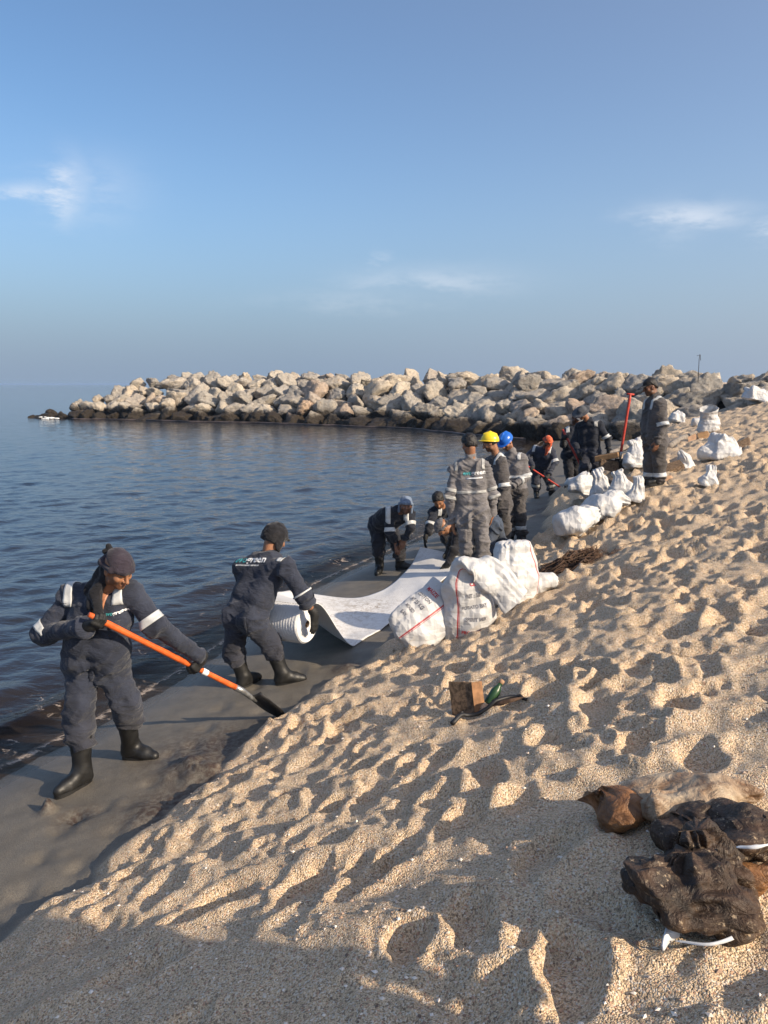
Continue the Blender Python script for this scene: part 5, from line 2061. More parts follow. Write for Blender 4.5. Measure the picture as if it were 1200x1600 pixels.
ns, nw = 150, 40
FE, NE = spline(far_e, ns), spline(near_e, ns)
Vs = []
St = []
for i in range(ns):
    for j in range(nw):
        t = j / (nw - 1)
        p = lerp(FE[i], NE[i], t)
        s = i / (ns - 1)
        amp = sstep(np.array(s), 0.05, 0.25)
        p = p + np.array([0, 0, 1]) * float(amp) * (0.020 * (float(n2(np.array(s * 9 + t * 2), np.array(t * 2.5 + 3))) - .5) + 0.010 * math.sin(s * 26 + t * 3) * (1 - t))
        sag = 0.07 * math.sin(math.pi * t) * float(sstep(np.array(s), 0.08, 0.22) * (1 - sstep(np.array(s), 0.26, 0.4)))
        p = p - np.array([0, 0, sag])
        Vs.append(p)
        St.append(0.9 * math.exp(-((s - 0.47) / 0.10) ** 2) * math.exp(-((t - 0.45) / 0.4) ** 2) + 0.35 * math.exp(-((s - 0.30) / .08) ** 2) + 0.3 * math.exp(-((s - .97) / .06) ** 2))
Vs = np.array(Vs)
_g = ground(Vs[:, 0], Vs[:, 1]) + 0.008
_on = np.repeat(np.linspace(0, 1, ns), nw) > 0.24
Vs[_on, 2] = np.maximum(Vs[_on, 2], _g[_on])
Fs = np.array([(i * nw + j, i * nw + j + 1, (i + 1) * nw + j + 1, (i + 1) * nw + j) for i in range(ns - 1) for j in range(nw - 1)])
so = mk('sorbent_sheet', Vs, Fs, M['sheet'], attrs={'stain': np.array(St)})
sm = so.modifiers.new('thickness', 'SOLIDIFY')
sm.thickness = 0.006
sm.offset = 1
tag(so, 'long white sorbent sheet unrolled across the wet sand towards the crouching people', 'sheet')


# ------------------------------------------------------------------ sacks
def sack_material(name, stripe=True, dirt=0.25, base=(0.53, 0.53, 0.53)):
    m, t, b = newmat(name)
    v = coords(t)
    n = noise(t, v, 4, 5, 0.6)
    c = mixc(t, maprange(t, n, 0.3, 0.7), tuple(x * 0.92 for x in base), base)
    uv = N(t, 'ShaderNodeUVMap')
    su = N(t, 'ShaderNodeSeparateXYZ')
    t.links.new(uv.outputs[0], su.inputs[0])
    if stripe:
        for u0, w in ((0.50, 0.0052), (0.5105, 0.0016)):
            d = math_(t, 'ABSOLUTE', math_(t, 'SUBTRACT', su.outputs[0], u0))
            c = mixc(t, math_(t, 'LESS_THAN', d, w), c, (0.38, 0.055, 0.06))
    d = noise(t, v, 7, 6, 0.75, 0.9)
    low = maprange(t, su.outputs[1], 0.0, 0.35, 1.0, 0.25)
    c = mixc(t, math_(t, 'MULTIPLY', math_(t, 'MULTIPLY', maprange(t, d, 0.48, 0.75), low), dirt * 2.2), c, (0.33, 0.24, 0.15))
    t.links.new(c, b.inputs['Base Color'])
    setp(b, Roughness=0.5)
    b.inputs['Specular IOR Level'].default_value = 0.4
    vc = N(t, 'ShaderNodeTexVoronoi', i_Scale=11.0)
    vc.distance = 'MANHATTAN'
    t.links.new(v, vc.inputs['Vector'])
    p = bump(t, b, vc.outputs['Distance'], 0.45, 0.030)
    p = bump(t, b, noise(t, v, 30, 3, 0.6), 0.25, 0.01, p)
    wv = N(t, 'ShaderNodeTexWave', i_Scale=90.0)
    t.links.new(v, wv.inputs['Vector'])
    bump(t, b, wv.outputs['Fac'], 0.10, 0.002, p)
    return m


M['sack'] = sack_material('white_woven_sack')
M['sack_plain'] = sack_material('plain_white_sack', False, 0.18)
M['sack_dirty'] = sack_material('soiled_white_sack', False, 0.55)
SACKS = 'white sacks along the sand bank'


def crumple(V, seed, scale=1.0):
    """sharp straight creases, as in stiff woven plastic"""
    r = np.random.default_rng(seed + 500)
    out = np.zeros(len(V))
    for k in range(9):
        d = unit(r.normal(size=3))
        lam = r.uniform(0.09, 0.36) * scale
        x = (V @ d) / lam + r.random() + 0.9 * n3(V * (2.6 / scale) + k * 5.3)
        tri = np.abs((x % 1) * 2 - 1) * 2 - 1
        md = sstep(n3(V * (4.0 / scale) + k * 7.9 + seed), 0.35, 0.75)
        out += tri * lam * md
    return out


def sack(label, base, yaw, H, prof, bend, mat='sack', crease=0.024, phase=0.0, tilt=(0, 0), rot=None, open_mouth=False, texts=(), seed=0, nseg=72, nrow=60, name='sack', group=SACKS, sq=2.7, px=None, ref=1.0, flat=1.0, plt=0.8, fine=1.0):
    """prof: (t, half width, half depth); bend: (t, dx, dy, dz) centre line in sack space; base: world point"""
    r = np.random.default_rng(seed + 100)
    ts = np.linspace(0, 1, nrow)
    pt, pw, pd = (np.array(c) for c in zip(*prof))
    bt, bx, by, bz = (np.array(c) for c in zip(*bend))
    k = np.ones(5) / 5

    def sm_(a):
        return np.convolve(np.pad(a, 2, mode='edge'), k, 'valid')
    wv, dv = sm_(np.interp(ts, pt, pw)), sm_(np.interp(ts, pt, pd))
    cx, cy, cz = (sm_(np.interp(ts, bt, q)) for q in (bx, by, bz))
    C = np.column_stack([cx, cy, cz])
    T = np.gradient(C, axis=0)
    T /= np.linalg.norm(T, axis=1, keepdims=True) + 1e-9
    wx = np.array([1.0, 0, 0])
    a = np.arange(nseg) / nseg * 2 * math.pi + phase
    G = np.zeros((nrow, nseg, 3))
    for i in range(nrow):
        D = np.cross(T[i], wx)
        D = unit(D) if np.linalg.norm(D) > 0.05 else np.array([0, 1.0, 0])
        Wd = unit(np.cross(D, T[i]))
        ca, sa = np.cos(a), np.sin(a)
        p1 = np.sign(ca) * np.abs(ca) ** (2 / sq)
        p2 = np.sign(sa) * np.abs(sa) ** (2 / sq)
        G[i] = C[i] + wv[i] * p1[:, None] * Wd + dv[i] * p2[:, None] * D
    V = G.reshape(-1, 3)
    scl = 1.0
    if px is not None:
        dax = base[1] * math.cos(PITCH) + (2.85 - gz(base[0], base[1])) * math.sin(PITCH)
        scl = px * dax / 1200 / ref
        V = V * scl
    H = H * scl
    crease = crease * scl
    i = np.arange(nrow - 1)[:, None] * nseg
    j = np.arange(nseg)[None, :]
    kk = (j + 1) % nseg
    F = np.stack([i + j, i + kk, i + nseg + kk, i + nseg + j], -1).reshape(-1, 4)
    nv = normals(V, F)
    off = r.random(3) * 20
    cs = max(scl, 0.45)
    rel_w = np.repeat(np.clip(1 - wv / wv.max(), 0, 1), nseg)
    an_ = np.tile(a, nrow)
    tt_ = np.repeat(ts, nseg)
    pl = (an_ / (2 * math.pi)) * (9 + seed % 4) + 1.6 * n3(np.column_stack([np.cos(an_) * 1.5, np.sin(an_) * 1.5, tt_ * 2.2]) + off) + off[0]
    pleat = (np.abs((pl % 1) * 2 - 1) * 2 - 1) * rel_w ** 1.2 * 0.034 * plt * scl * sstep(tt_, 0.12, 0.5) * (0.3 + 1.1 * n3(V * (5 / cs) + off))
    dsp = crease * 2.3 * crumple(V, seed, cs) / cs + crease * 0.55 * fine * crumple(V, seed + 40, cs * 0.34) / cs + pleat
    V = relax(V + nv * dsp[:, None], F, 1, 0.45)
    # closed bottom
    caps = []
    cb = V[:nseg].mean(0)
    V = np.vstack([V, cb])
    F = F.tolist()
    for jj in range(nseg):
        F.append((len(V) - 1, (jj + 1) % nseg, jj))
    if not open_mouth:
        ct = V[(nrow - 1) * nseg:nrow * nseg].mean(0)
        V = np.vstack([V, ct])
        for jj in range(nseg):
            F.append((len(V) - 1, (nrow - 1) * nseg + jj, (nrow - 1) * nseg + (jj + 1) % nseg))
    Rm = np.array((Matrix.Rotation(yaw, 3, 'Z') @ Matrix.Rotation(tilt[0], 3, 'X') @ Matrix.Rotation(tilt[1], 3, 'Y')) if rot is None else rot)
    Wv = V @ Rm.T
    Wv[:, 2] *= flat
    # settle on the sand
    Wv = Wv + np.array([base[0], base[1], 0])
    g = ground(Wv[:, 0], Wv[:, 1])
    low = Wv[:, 2] < np.quantile(Wv[:, 2], 0.10)
    lift = np.quantile((g - Wv[:, 2])[low], 0.55)
    Wv[:, 2] += lift - 0.01
    uvv = np.zeros((len(Wv), 2))
    uvv[:nrow * nseg, 0] = np.tile(np.arange(nseg) / nseg, nrow)
    uvv[:nrow * nseg, 1] = np.repeat(ts, nseg)
    uvv[nrow * nseg:, 0] = 0.2
    par = root(name, (base[0], base[1], float(Wv[:, 2].min())), label, 'sack', group)
    o = mk('sack_body', Wv, F, M[mat], par, uv=uvv)
    if open_mouth:
        s_ = o.modifiers.new('thickness', 'SOLIDIFY')
        s_.thickness = 0.006
        s_.offset = -1
    # printing follows the weave
    Gw = Wv[:nrow * nseg].reshape(nrow, nseg, 3)
    Nw = normals(Wv[:nrow * nseg], np.array([f for f in F if len(f) == 4])).reshape(nrow, nseg, 3)
    for (s, u0, v0, size, mt, flip) in texts:
        tv, tf = text_mesh(s)
        per = 2 * math.pi * 0.24 * scl
        uu_ = (u0 + flip * tv[:, 0] * size * scl / per) % 1.0 * nseg
        vv_ = np.clip((v0 + tv[:, 1] * size * scl / H), 0.02, 0.97) * (nrow - 1)
        i0_, j0_ = np.floor(vv_).astype(int), np.floor(uu_).astype(int)
        fi, fj = (vv_ - i0_)[:, None], (uu_ - j0_)[:, None]
        i1_, j1_ = np.minimum(i0_ + 1, nrow - 1), (j0_ + 1) % nseg
        j0_ = j0_ % nseg

        def bil(A):
            return (A[i0_, j0_] * (1 - fj) + A[i0_, j1_] * fj) * (1 - fi) + (A[i1_, j0_] * (1 - fj) + A[i1_, j1_] * fj) * fi
        mk('printed_lettering', bil(Gw) + bil(Nw) * 0.005, tf, M[mt], par, smooth=False)
    return par


def rmat(zdir, xdir):
    z = unit(zdir)
    x = np.asarray(xdir, float)
    x = unit(x - z * (x @ z))
    y = np.cross(z, x)
    return np.column_stack([x, y, z])


# the sack lying open towards us
p = hit(622, 1024)
sack('white sack with red stripe slumped on its side, mouth open, nearest of the sacks', p, 0, 0.62,
     [(0, .10, .03), (.06, .20, .07), (.3, .235, .12), (.6, .24, .135), (.85, .25, .12), (1, .27, .10)], [(0, 0, 0, 0), (.5, 0, 0.0, .30), (1, 0, 0.02, .62)], 'sack', 0.020, phase=math.radians(90),
     rot=rmat((0.78, 0.40, 0.46), (0.52, -0.27, -0.81)), open_mouth=True, nseg=130, nrow=100, seed=1, px=108, ref=.62, sq=2.0, plt=.3,
     texts=[('MAIZE', .39, .76, .055, 'print_red', 1), ('COTTON', .38, .62, .045, 'print_black', 1), ('NT 25 KG', .38, .49, .045, 'print_black', 1), ('MIXED', .38, .36, .045, 'print_black', 1), ('BAY', .38, .24, .045, 'print_black', 1)])
# the half-empty sack folded over
p = hit(735, 985)
sack('white sack with red stripe and lettering, half empty, its top folded over to the right', p, math.radians(8), 0.95,
     [(0, .20, .05), (.06, .20, .10), (.3, .19, .13), (.5, .16, .11), (.62, .13, .06), (.8, .12, .045), (1, .11, .035)],
     [(0, 0, 0, 0), (.25, -.01, 0, .22), (.5, -.04, .01, .45), (.60, -.03, -.01, .54), (.68, .05, -.05, .54), (.85, .19, -.10, .42), (1, .31, -.11, .29)], 'sack', 0.020, phase=math.radians(55), nseg=130, nrow=110, plt=.25, sq=2.0, seed=2, px=118, ref=.55,
     texts=[('NT : 50', .61, .37, .045, 'print_black', 1), ('POTATO BAY', .61, .28, .040, 'print_black', 1), ('SPIRIT MIX', .61, .19, .040, 'print_black', 1), ('PRODUCT OF', .61, .08, .040, 'print_red', 1), ('CEMA', .64, .46, .05, 'print_red', 1)])
# the full one beside it
p = hit(806, 940)
p[:2] += np.array([0.0, 0.12])
sack('bulging full white sack standing upright, top tied and folded, behind the folded sack', p, math.radians(20), 0.85,
     [(0, .22, .16), (.06, .29, .22), (.35, .30, .24), (.62, .27, .21), (.78, .22, .16), (.86, .20, .15), (.94, .20, .12), (1, .12, .06)],
     [(0, 0, 0, 0), (.4, 0, 0, .34), (.8, -.02, 0, .70), (1, -.02, .02, .80)], 'sack', 0.022, phase=math.radians(125), nseg=130, nrow=110, plt=.5, seed=3, px=106, ref=.80,
     texts=[('SPIRIT MIX', .59, .50, .035, 'print_black', 1), ('POTATO BAY', .59, .42, .035, 'print_black', 1), ('25 KG NT', .59, .34, .035, 'print_black', 1)])
# a slack one lying between them
p = hit(778, 945)
sack('flat slack white sack lying at the foot of the bulging upright sack', p, math.radians(25), 0.6,
     [(0, .06, .04), (.1, .17, .09), (.5, .20, .12), (.9, .16, .08), (1, .10, .03)], [(0, 0, 0, 0), (.5, 0, 0, .28), (1, 0, 0, .55)], 'sack_dirty', 0.020, rot=rmat((0.95, 0.1, 0.10), (0.05, -0.9, 0.35)), seed=4, px=92, ref=.55)
# the chain of sacks further along the bank
for (lab, u, v, yaw, w, H, kind, mt, sd_, px_) in (
        ('wrinkled white sack lying slumped on the bank beside the brown twig heap', 862, 850, 10, .27, .62, 'lie', 'sack_plain', 5, 88),
        ('white sack lying with its neck pulled up to the right, next beyond the slumped one', 918, 822, 25, .26, .66, 'drag', 'sack_plain', 6, 85),
        ('tall crumpled white sack with bunched top at the left of the sack cluster', 935, 792, 5, .20, .68, 'tall', 'sack_plain', 7, 72),
        ('low crumpled white sack in front of the tall bunched sack', 905, 785, 30, .22, .40, 'low', 'sack_plain', 8, 50),
        ('pale sack with gaping top between the tall bunched sack and the cone-shaped sack', 965, 785, -10, .19, .48, 'tall', 'sack_dirty', 9, 58),
        ('small cone-shaped white sack by the feet of the person in the black cap', 990, 786, 0, .17, .38, 'cone', 'sack', 10, 42),
        ('grey-white sack standing behind the upright shovel', 992, 738, 15, .24, .55, 'tall', 'sack_dirty', 11, 52),
        ('small white sack crumpled alone on the sand, nearest of the scattered ones', 1104, 757, -15, .16, .36, 'cone', 'sack_plain', 12, 40),
        ('white sack spread crumpled on the sand above the lone small one', 1128, 716, 10, .24, .38, 'low', 'sack_plain', 13, 48),
        ('narrow white sack leaning on the sand right of the person in the black cap', 1074, 730, 35, .13, .32, 'cone', 'sack_plain', 14, 38),
        ('upright white sack with wide open mouth near the boulders', 1106, 676, 0, .22, .52, 'mouth', 'sack_plain', 15, 44),
        ('white sack lying flat beside the open-mouthed sack', 1080, 668, 10, .16, .55, 'lie', 'sack_plain', 16, 40),
        ('small white rag-like sack behind the person in the black cap', 1056, 664, 0, .17, .30, 'low', 'sack_plain', 17, 24),
        ('pale blue-white sack left high on the sand against the boulders at far right', 1181, 632, 0, .30, .42, 'low', 'sack_plain', 18, 34)):
    p = hit(u, v)
    y = math.radians(yaw)
    tl_ = (((sd_ * 37) % 11 - 5) * 0.05, ((sd_ * 53) % 13 - 6) * 0.045)
    if kind == 'lie':
        sack(lab, p, 0, H, [(0, .05, .04), (.1, w * .8, w * .5), (.45, w, w * .72), (.8, w * .8, w * .55), (.93, w * .45, w * .3), (1, w * .25, .04)], [(0, 0, 0, 0), (.5, 0, .03, H * .5), (1, 0, .02, H)], mt, .026,
             rot=rmat((math.cos(y), math.sin(y), .30), (.1, -.95, .3)), seed=sd_, px=px_ * 0.88, ref=H)
    elif kind == 'drag':
        sack(lab, p, 0, H, [(0, .05, .04), (.1, w * .8, w * .5), (.4, w, w * .75), (.7, w * .7, w * .5), (.85, w * .35, w * .3), (1, w * .4, .05)], [(0, 0, 0, 0), (.5, 0, .02, H * .5), (.75, 0, .0, H * .75), (1, 0, .14, H * .98)], mt, .026,
             rot=rmat((math.cos(y), math.sin(y), .42), (.2, -.95, .2)), seed=sd_, px=px_ * 0.88, ref=H)
    elif kind == 'tall':
        sack(lab, p, y, H, [(0, w * .7, w * .5), (.08, w, w * .75), (.45, w * .95, w * .72), (.7, w * .62, w * .45), (.84, w * .40, w * .30), (.93, w * .55, w * .35), (1, w * .45, w * .12)],
             [(0, 0, 0, 0), (.5, .01, 0, H * .5), (.8, -.04, 0, H * .8), (1, -.10, .02, H)], mt, .034, tilt=tl_, seed=sd_, px=px_ * 0.88, ref=H)
    elif kind == 'cone':
        sack(lab, p, y, H, [(0, w * .9, w * .8), (.08, w, w * .85), (.4, w * .72, w * .6), (.75, w * .42, w * .36), (.9, w * .40, w * .3), (1, w * .3, w * .1)],
             [(0, 0, 0, 0), (.5, .01, 0, H * .5), (1, -.03, .02, H)], mt, .034, tilt=tl_, seed=sd_, px=px_ * 0.88, ref=H)
    elif kind == 'mouth':
        sack(lab, p, y, H, [(0, w * .7, w * .6), (.1, w, w * .8), (.5, w * .85, w * .7), (.8, w * .8, w * .65), (1, w * .85, w * .7)], [(0, 0, 0, 0), (.6, 0, 0, H * .6), (1, -.05, -.08, H)], mt, .026, seed=sd_, px=px_ * 0.88, ref=H, open_mouth=True)
    else:
        sack(lab, p, y, H, [(0, w * .9, w * .7), (.12, w * 1.1, w * .9), (.5, w * .9, w * .7), (.8, w * .5, w * .4), (1, w * .3, w * .12)],
             [(0, 0, 0, 0), (.5, .04, 0, H * .42), (1, .12, .03, H * .72)], mt, .048, tilt=tl_, seed=sd_, px=px_ * 0.88, ref=H)

# ------------------------------------------------------------------ flotsam
M['twig'] = simple('dry_brown_twigs', (0.085, 0.048, 0.030), 0.9, 0.6, 20, 0.5, 60, 0.004)
p = hit(895, 884)
rt = random.Random(9)
parts = []
for i in range(230):
    a = rt.gauss(0.12, 0.5)
    L_ = rt.uniform(0.2, 0.55)
    x0, y0_ = p[0] + rt.gauss(0.0, 0.15), p[1] + rt.gauss(0, 0.12)
    hh = 0.14 * math.exp(-((x0 - p[0]) / 0.30) ** 2 - ((y0_ - p[1]) / 0.18) ** 2) * rt.random() + 0.01
    pts = []
    for k in range(6):
        t = (k / 5 - 0.5)
        x = x0 + L_ * t * math.cos(a) + 0.02 * rt.gauss(0, 1)
        y = y0_ + L_ * t * math.sin(a) * 0.6 + 0.02 * rt.gauss(0, 1)
        pts.append((x, y, gz(x, y) + hh * (1 - (2 * t) ** 2 * 0.7) + 0.006 + 0.008 * rt.random()))
    parts.append(tube(pts, np.linspace(rt.uniform(.004, .010), .002, 6), 5))
V, F = join(*parts)
o = mk('twig_heap', V, tidy(F), M['twig'])
tag(o, 'heap of brown dried twigs and weed on the sand beyond the bulging sack', 'twigs')

# half-buried box, bottle and strap
M['cardboard'] = simple('sandy_brown_cardboard', (0.13, 0.085, 0.052), 0.95, 0.6, 45, 0.6, 120, 0.004)
M['card_in'] = simple('orange_brown_cardboard', (0.24, 0.125, 0.06), 0.9, 0.3, 20)
M['bottle'] = simple('dark_green_plastic', (0.020, 0.060, 0.022), 0.35, 0.4, 12)
M['strap'] = simple('black_strap', (0.012, 0.012, 0.014), 0.55, 0.4)
M['tan'] = simple('tan_plastic', (0.40, 0.24, 0.14), 0.7, 0.2)
p = hit(728, 1112)
bx = root('cardboard_box', p, 'crushed brown cardboard box half buried in the sand', 'box')
xa = unit(np.array([0.80, -0.45, 0.15]))
za = unit(np.array([-0.10, 0.28, 0.95]))
ya = np.cross(za, xa)
c = p + np.array([-0.02, 0.02, 0.055])
V, F = boxmesh(c, xa * .075, ya * .006, za * .120)
bevel(mk('front_panel', V, F, M['cardboard'], bx, smooth=False), 0.003)
V, F = boxmesh(c + xa * .095 + ya * .03, xa * .004 + ya * .012, ya * .030 + xa * .012, za * .12)
bevel(mk('side_panel', V, F, M['card_in'], bx, smooth=False), 0.002)
V, F = boxmesh(c + ya * .065, xa * .07, ya * .005, za * .08)
bevel(mk('back_panel', V, F, M['cardboard'], bx, smooth=False), 0.002)
p2 = hit(770, 1092)
bt_ = root('bottle', p2, 'dark green bottle with tan cap sticking out of the sand beside the box', 'bottle')
ax_ = unit(np.array([0.55, 0.35, 0.75]))
q0 = p2 + np.array([-0.03, 0, -0.02])
V, F = tube([q0 + ax_ * t for t in (0, .01, .09, .11, .13, .15)], [.024, .030, .030, .026, .015, .014], 16)
mk('glass_body', V, tidy(F), M['bottle'], bt_)
V, F = tube([q0 + ax_ * t for t in (.148, .152, .172, .175)], [.013, .017, .017, .012], 14)
mk('cap', V, tidy(F), M['tan'], bt_)
p3 = hit(765, 1114)
pts = []
for k in range(26):
    t = k / 25
    x, y = p3[0] - .22 + .44 * t, p3[1] - .03 + .10 * math.sin(t * 2.6) + .03 * math.sin(t * 9)
    pts.append((x, y, gz(x, y) + .008 + .022 * abs(math.sin(t * 6.5))))
V, F = tube(pts, [0.015 - .004 * (k / 25) for k in range(26)], 8)
V[:, 2] = p3[2] + (V[:, 2] - p3[2]) * 0.9
o = mk('strap', V, tidy(F), M['strap'])
tag(o, 'twisted black strap lying on the sand in front of the box and bottle', 'strap')
V, F = tube([p3 + np.array([.02, .05, .02]), p3 + np.array([.10, .02, .06]), p3 + np.array([.20, .04, .075])], [.018, .014, .006], 8)
o = mk('stick', V, tidy(F), M['twig'])
tag(o, 'short dark stick pointing right from the strap', 'stick')

# ---- the oil-soaked sacks bottom right
def oily_material(name, c0, c1, rough, sand=0.3):
    m, t, b = newmat(name)
    v = coords(t)
    n = noise(t, v, 6, 6, 0.65, 0.8)
    c = mixc(t, maprange(t, n, 0.3, 0.68), c0, c1)
    g = noise(t, v, 60, 4, 0.7)
    g2 = noise(t, v, 9, 4, 0.6)
    c = mixc(t, math_(t, 'MULTIPLY', maprange(t, g, 0.56, 0.66), maprange(t, g2, 0.42, 0.62, 0, sand * 2)), c, (0.46, 0.35, 0.23))
    t.links.new(c, b.inputs['Base Color'])
    setp(b, Roughness=rough)
    p_ = bump(t, b, noise(t, coords(t, scale=(1, 1, 1.6)), 12, 5, 0.65, 1.5), 0.8, 0.03)
    bump(t, b, g, 0.5, 0.006, p_)
    return m


M['oily'] = oily_material('oil_soaked_cloth', (0.014, 0.009, 0.006), (0.075, 0.040, 0.020), 0.58, 0.45)
M['oily_brown'] = oily_material('oil_stained_sack', (0.10, 0.042, 0.016), (0.30, 0.14, 0.05), 0.5, 0.1)
M['pale_oily'] = oily_material('stained_pale_sack', (0.17, 0.080, 0.030), (0.50, 0.40, 0.28), 0.42, 0.08)
OG = 'oil-soaked sacks in the foreground'
cA = hit(1085, 1400)


def rel(u, v, dz=0.0):
    q = hit(u, v)
    q[2] = 0
    return q


kw = dict(group=OG, sq=2.2, px=440, ref=1.0, flat=0.66, nseg=132, nrow=104, plt=1.4, fine=2.6)
sack('brown and cream oil-stained sack at the back of the foreground heap', rel(992, 1290), 0, .44,
     [(0, .08, .05), (.06, .13, .09), (.4, .12, .10), (.75, .12, .08), (.95, .12, .05), (1, .12, .012)], [(0, 0, 0, 0), (.5, .0, .02, .22), (1, 0, .03, .42)], 'pale_oily', .040, rot=rmat((.95, .16, .10), (.10, -.80, .55)), seed=31, **kw)
sack('orange-brown crumpled sack end at the left of the foreground heap', rel(984, 1290), 0, .16,
     [(0, .08, .06), (.1, .10, .08), (.5, .09, .06), (1, .06, .02)], [(0, 0, 0, 0), (.5, -.01, .02, .08), (1, -.02, .04, .17)], 'oily_brown', .040, rot=rmat((-.62, .35, .60), (.85, -.35, .5)), seed=32, **kw)
sack('dark oil-soaked rolled sack across the top of the foreground heap', rel(1012, 1350), 0, .34,
     [(0, .04, .04), (.1, .08, .08), (.5, .09, .095), (.9, .08, .08), (1, .05, .04)], [(0, 0, 0, .06), (.5, .0, .03, .20), (1, 0, 0, .34)], 'oily', .040, rot=rmat((.86, .40, .36), (.2, -.8, .55)), seed=33, **kw)
sack('large black oil-soaked sack, lowest and nearest in the foreground heap', rel(1075, 1440), 0, .44,
     [(0, .16, .10), (.08, .24, .17), (.35, .23, .17), (.7, .15, .12), (1, .06, .04)], [(0, 0, 0, 0), (.5, .02, .03, .13), (1, .04, .10, .26)], 'oily', .060, seed=34, **kw)
sack('black oil-soaked sack at the right of the foreground heap', rel(1112, 1338), 0, .36,
     [(0, .08, .06), (.1, .12, .10), (.5, .13, .11), (.9, .10, .07), (1, .05, .03)], [(0, 0, 0, 0), (.5, 0, .02, .18), (1, 0, 0, .36)], 'oily', .055, rot=rmat((.93, .10, .05), (.1, -.9, .3)), seed=35, **kw)
sack('dark brown draped sack in the middle of the foreground heap', rel(1100, 1392), 0, .34,
     [(0, .14, .10), (.15, .17, .13), (.6, .14, .10), (1, .06, .03)], [(0, 0, 0, 0.05), (.5, -.02, .02, .22), (1, -.03, .07, .36)], 'oily', .060, seed=36, **kw)
sack('small orange-brown sack corner poking out at the right of the foreground heap', rel(1150, 1380), 0, .22,
     [(0, .06, .05), (.2, .09, .06), (.6, .07, .04), (1, .02, .01)], [(0, 0, 0, 0), (.5, 0, 0, .10), (1, 0, 0, .20)], 'oily_brown', .030, rot=rmat((.75, -.15, .35), (.3, -.6, .7)), seed=37, **kw)
M['scrap'] = simple('white_plastic_scrap', (0.74, 0.76, 0.78), 0.4, 0.12, 20)
for k, (lab, pts_, w_) in enumerate((('white plastic scrap sticking out under the left of the black foreground heap', [(1036, 1492), (1046, 1470), (1062, 1464)], .018),
                                     ('long white plastic edge along the foot of the foreground heap', [(1055, 1478), (1110, 1484), (1165, 1462), (1184, 1436)], .0055),
                                     ('white plastic strip at the right edge of the foreground heap', [(1150, 1330), (1180, 1327), (1200, 1325)], .006))):
    P3 = []
    for (u, v) in pts_:
        q = hit(u, v, 0.02 if k < 2 else .16)
        q[2] = base_h(np.array([q[0]]), np.array([q[1]]))[0] + (0.025 if k < 2 else .16)
        P3.append(q)
    P3 = spline(P3, 24)
    Vp = []
    for i, q in enumerate(P3):
        wv_ = w_ * (0.5 + math.sin(math.pi * i / 23) * .9) * (1.2 if k == 0 else 1)
        Vp += [q + np.array([0, .3, .9]) * wv_ + np.array([0, .002 * math.sin(i * 0.6), 0]), q - np.array([0, .35, .2]) * wv_ * 1.0]
    Fp = np.array([(2 * i, 2 * i + 1, 2 * i + 3, 2 * i + 2) for i in range(23)])
    o = mk('plastic_scrap', np.array(Vp), Fp, M['scrap'])
    sm = o.modifiers.new('thickness', 'SOLIDIFY')
    sm.thickness = 0.005
    tag(o, lab, 'scrap', 'plastic scraps in the foreground heap')

# ---- things lying round the far sacks
M['wood'] = simple('raw_orange_timber', (0.30, 0.17, 0.075), 0.75, 0.25, 9, 0.3, 30, 0.003)
M['driftwood'] = simple('grey_driftwood', (0.20, 0.175, 0.15), 0.9, 0.35, 6, 0.6, 22, 0.01)
q = hit(951, 745)
V, F = boxmesh(q + np.array([0, .1, .28]), np.array([.19, -.10, .05]), np.array([.08, .16, .0]), np.array([-.01, 0, .05]))
o = bevel(mk('timber_block', V, F, M['wood'], smooth=False), .012)
tag(o, 'orange-brown timber block lying on debris between the hat wearer and the upright shovel', 'timber')
V, F = boxmesh(q + np.array([0.02, .1, .12]), np.array([.17, -.02, -.03]), np.array([.03, .16, .0]), np.array([0, 0, .10]))
o = bevel(mk('debris_crate', V, F, M['cardboard'], smooth=False), .012)
tag(o, 'brown sodden carton underneath the orange-brown timber block', 'carton')
q = hit(985, 770)
V, F = boxmesh(q + np.array([.02, .3, .10]), np.array([.28, .05, .02]), np.array([.0, .2, .0]), np.array([0.02, 0, .10]))
o = bevel(mk('debris_carton', V, F, M['cardboard'], smooth=False), .02)
tag(o, 'flattened brown carton behind the cone-shaped sack', 'carton')
l0, l1 = hit(945, 722), hit(1003, 690)
l0 = l0 + np.array([0, 0, .10])
l1 = l1 + np.array([0, 0, .16])
n = 14
V, F = tube([lerp(l0, l1, k / (n - 1)) + np.array([0, 0, .05 * math.sin(k * .5)]) for k in range(n)], [.11 + .02 * math.sin(k * 1.3) for k in range(n)], 14)
o = mk('driftwood_log', V, tidy(F), M['driftwood'])
tag(o, 'thick grey driftwood log slanting behind the upright shovel', 'log')
l0, l1 = hit(1046, 700), hit(1098, 668)
V, F = tube([lerp(l0, l1, k / 7) + np.array([0, 0, .06 + .03 * math.sin(k)]) for k in range(8)], [.07, .08, .075, .07, .06, .05, .05, .03], 10)
o = mk('driftwood_log', V, tidy(F), M['driftwood'])
tag(o, 'dark driftwood log lying below the open-mouthed sack', 'log')
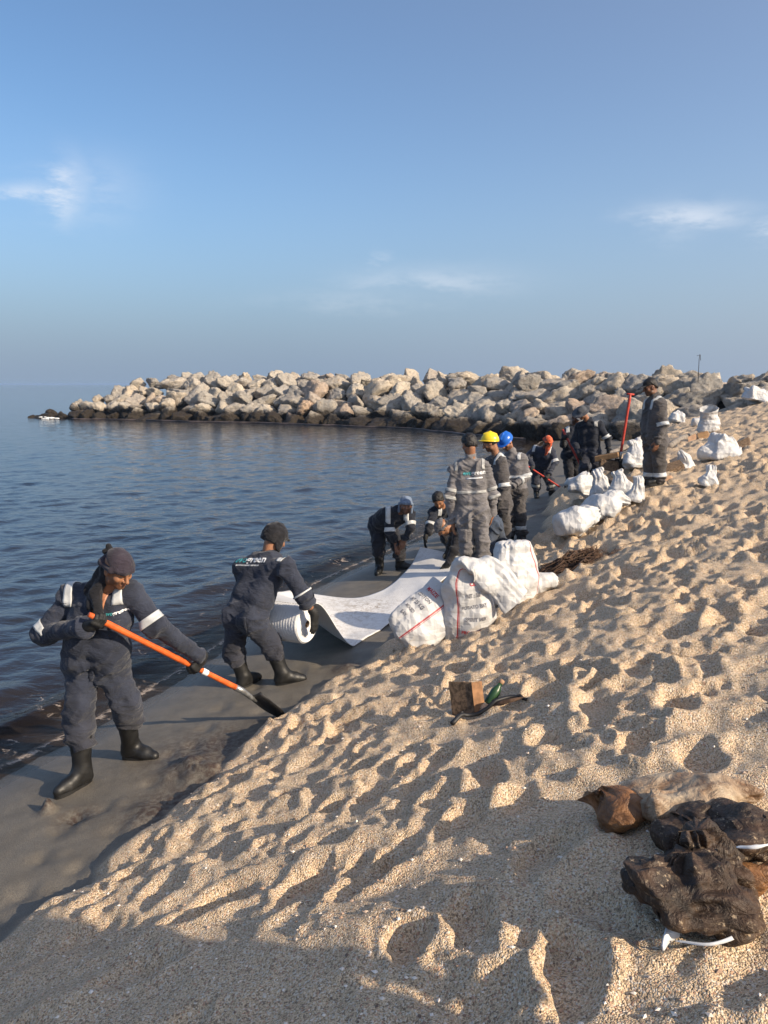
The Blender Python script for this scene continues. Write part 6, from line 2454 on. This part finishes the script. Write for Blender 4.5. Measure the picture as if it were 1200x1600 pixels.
for (lab, u, v, col, sz) in (('small yellowish board leaning in front of the open-mouthed sack', 1099, 686, 'wood', .14), ('pale scrap of board left of the yellowish board', 1082, 690, 'tan', .10), ('small green-grey carton on the sand right of the spread sack', 1162, 702, 'cardboard', .11),
                             ('dark flat board by the heels of the person in the black cap', 1052, 736, 'cardboard', .16), ('orange-tan clod by the heel of the person in the black cap', 1043, 750, 'tan', .08)):
    q = hit(u, v)
    V, F = boxmesh(q + np.array([0, 0, sz * .35]), np.array([sz, .02, sz * .35]), np.array([.0, sz * .5, .05]), np.array([-.02, .0, sz * .16]))
    V = V + (n3(V * 9) - .5)[:, None] * sz * .5
    o = bevel(mk('board_scrap', V, F, M[col], smooth=False), .01)
    tag(o, lab, 'board')
# upright shovel stuck in the debris
g0 = hit(968, 738)
yS = g0[1]
shovel('shovel', 'orange shafted shovel stuck upright in the sand beside the person in the black cap', at(985, 616, yS - .05), at(970, 708, yS), at(967, 738, yS + .02), (1, .2, 0), 'red_handle', 0.026, tgrip=True, bw_=.11)

# ---- shell grit and pebbles over the near sand
rs = np.random.default_rng(4)
npb = 9000
rad_ = 1.5 + 5.0 * rs.random(npb) ** 1.6
th_ = np.radians(rs.uniform(-42, 36, npb))
px, py = rad_ * np.sin(th_), rad_ * np.cos(th_)
ok = (px - xs_(py)) > 0.05
px, py = px[ok], py[ok]
pz = ground(px, py)
sz = 0.0022 + 0.0075 * rs.random(len(px)) ** 5
oct_ = np.array([(1, 0, 0), (-1, 0, 0), (0, 1, 0), (0, -1, 0), (0, 0, 1), (0, 0, -1)], float)
of_ = np.array([(0, 2, 4), (2, 1, 4), (1, 3, 4), (3, 0, 4), (2, 0, 5), (1, 2, 5), (3, 1, 5), (0, 3, 5)])
jit = 1 + 0.5 * (rs.random((len(px), 6, 1)) - 0.5)
ang_ = rs.random(len(px)) * 6.28
ca, sa = np.cos(ang_), np.sin(ang_)
base_ = oct_[None] * jit * np.array([1.3, 0.9, 0.6])
V = np.stack([base_[..., 0] * ca[:, None] - base_[..., 1] * sa[:, None], base_[..., 0] * sa[:, None] + base_[..., 1] * ca[:, None], base_[..., 2]], -1) * sz[:, None, None]
V = V + np.stack([px, py, pz + sz * 0.25], -1)[:, None, :]
F = (of_[None] + (np.arange(len(px)) * 6)[:, None, None]).reshape(-1, 3)


def grit_material():
    m, t, b = newmat('shell_grit')
    w = N(t, 'ShaderNodeTexWhiteNoise', noise_dimensions='1D')
    gm = t.nodes.new('ShaderNodeNewGeometry')
    rp = N(t, 'ShaderNodeValToRGB')
    e = rp.color_ramp.elements
    e[0].position, e[0].color = 0.0, (0.10, 0.07, 0.055, 1)
    e[1].position, e[1].color = 1.0, (0.80, 0.74, 0.66, 1)
    e.new(0.3).color = (0.42, 0.27, 0.18, 1)
    e.new(0.6).color = (0.58, 0.46, 0.36, 1)
    t.links.new(gm.outputs['Random Per Island'], rp.inputs[0])
    t.links.new(rp.outputs[0], b.inputs['Base Color'])
    setp(b, Roughness=0.6)
    return m


o = mk('shell_grit', V.reshape(-1, 3), F, grit_material(), smooth=False)
tag(o, 'shell grit and tiny pebbles strewn over the dry sand', 'grit', kind='stuff')
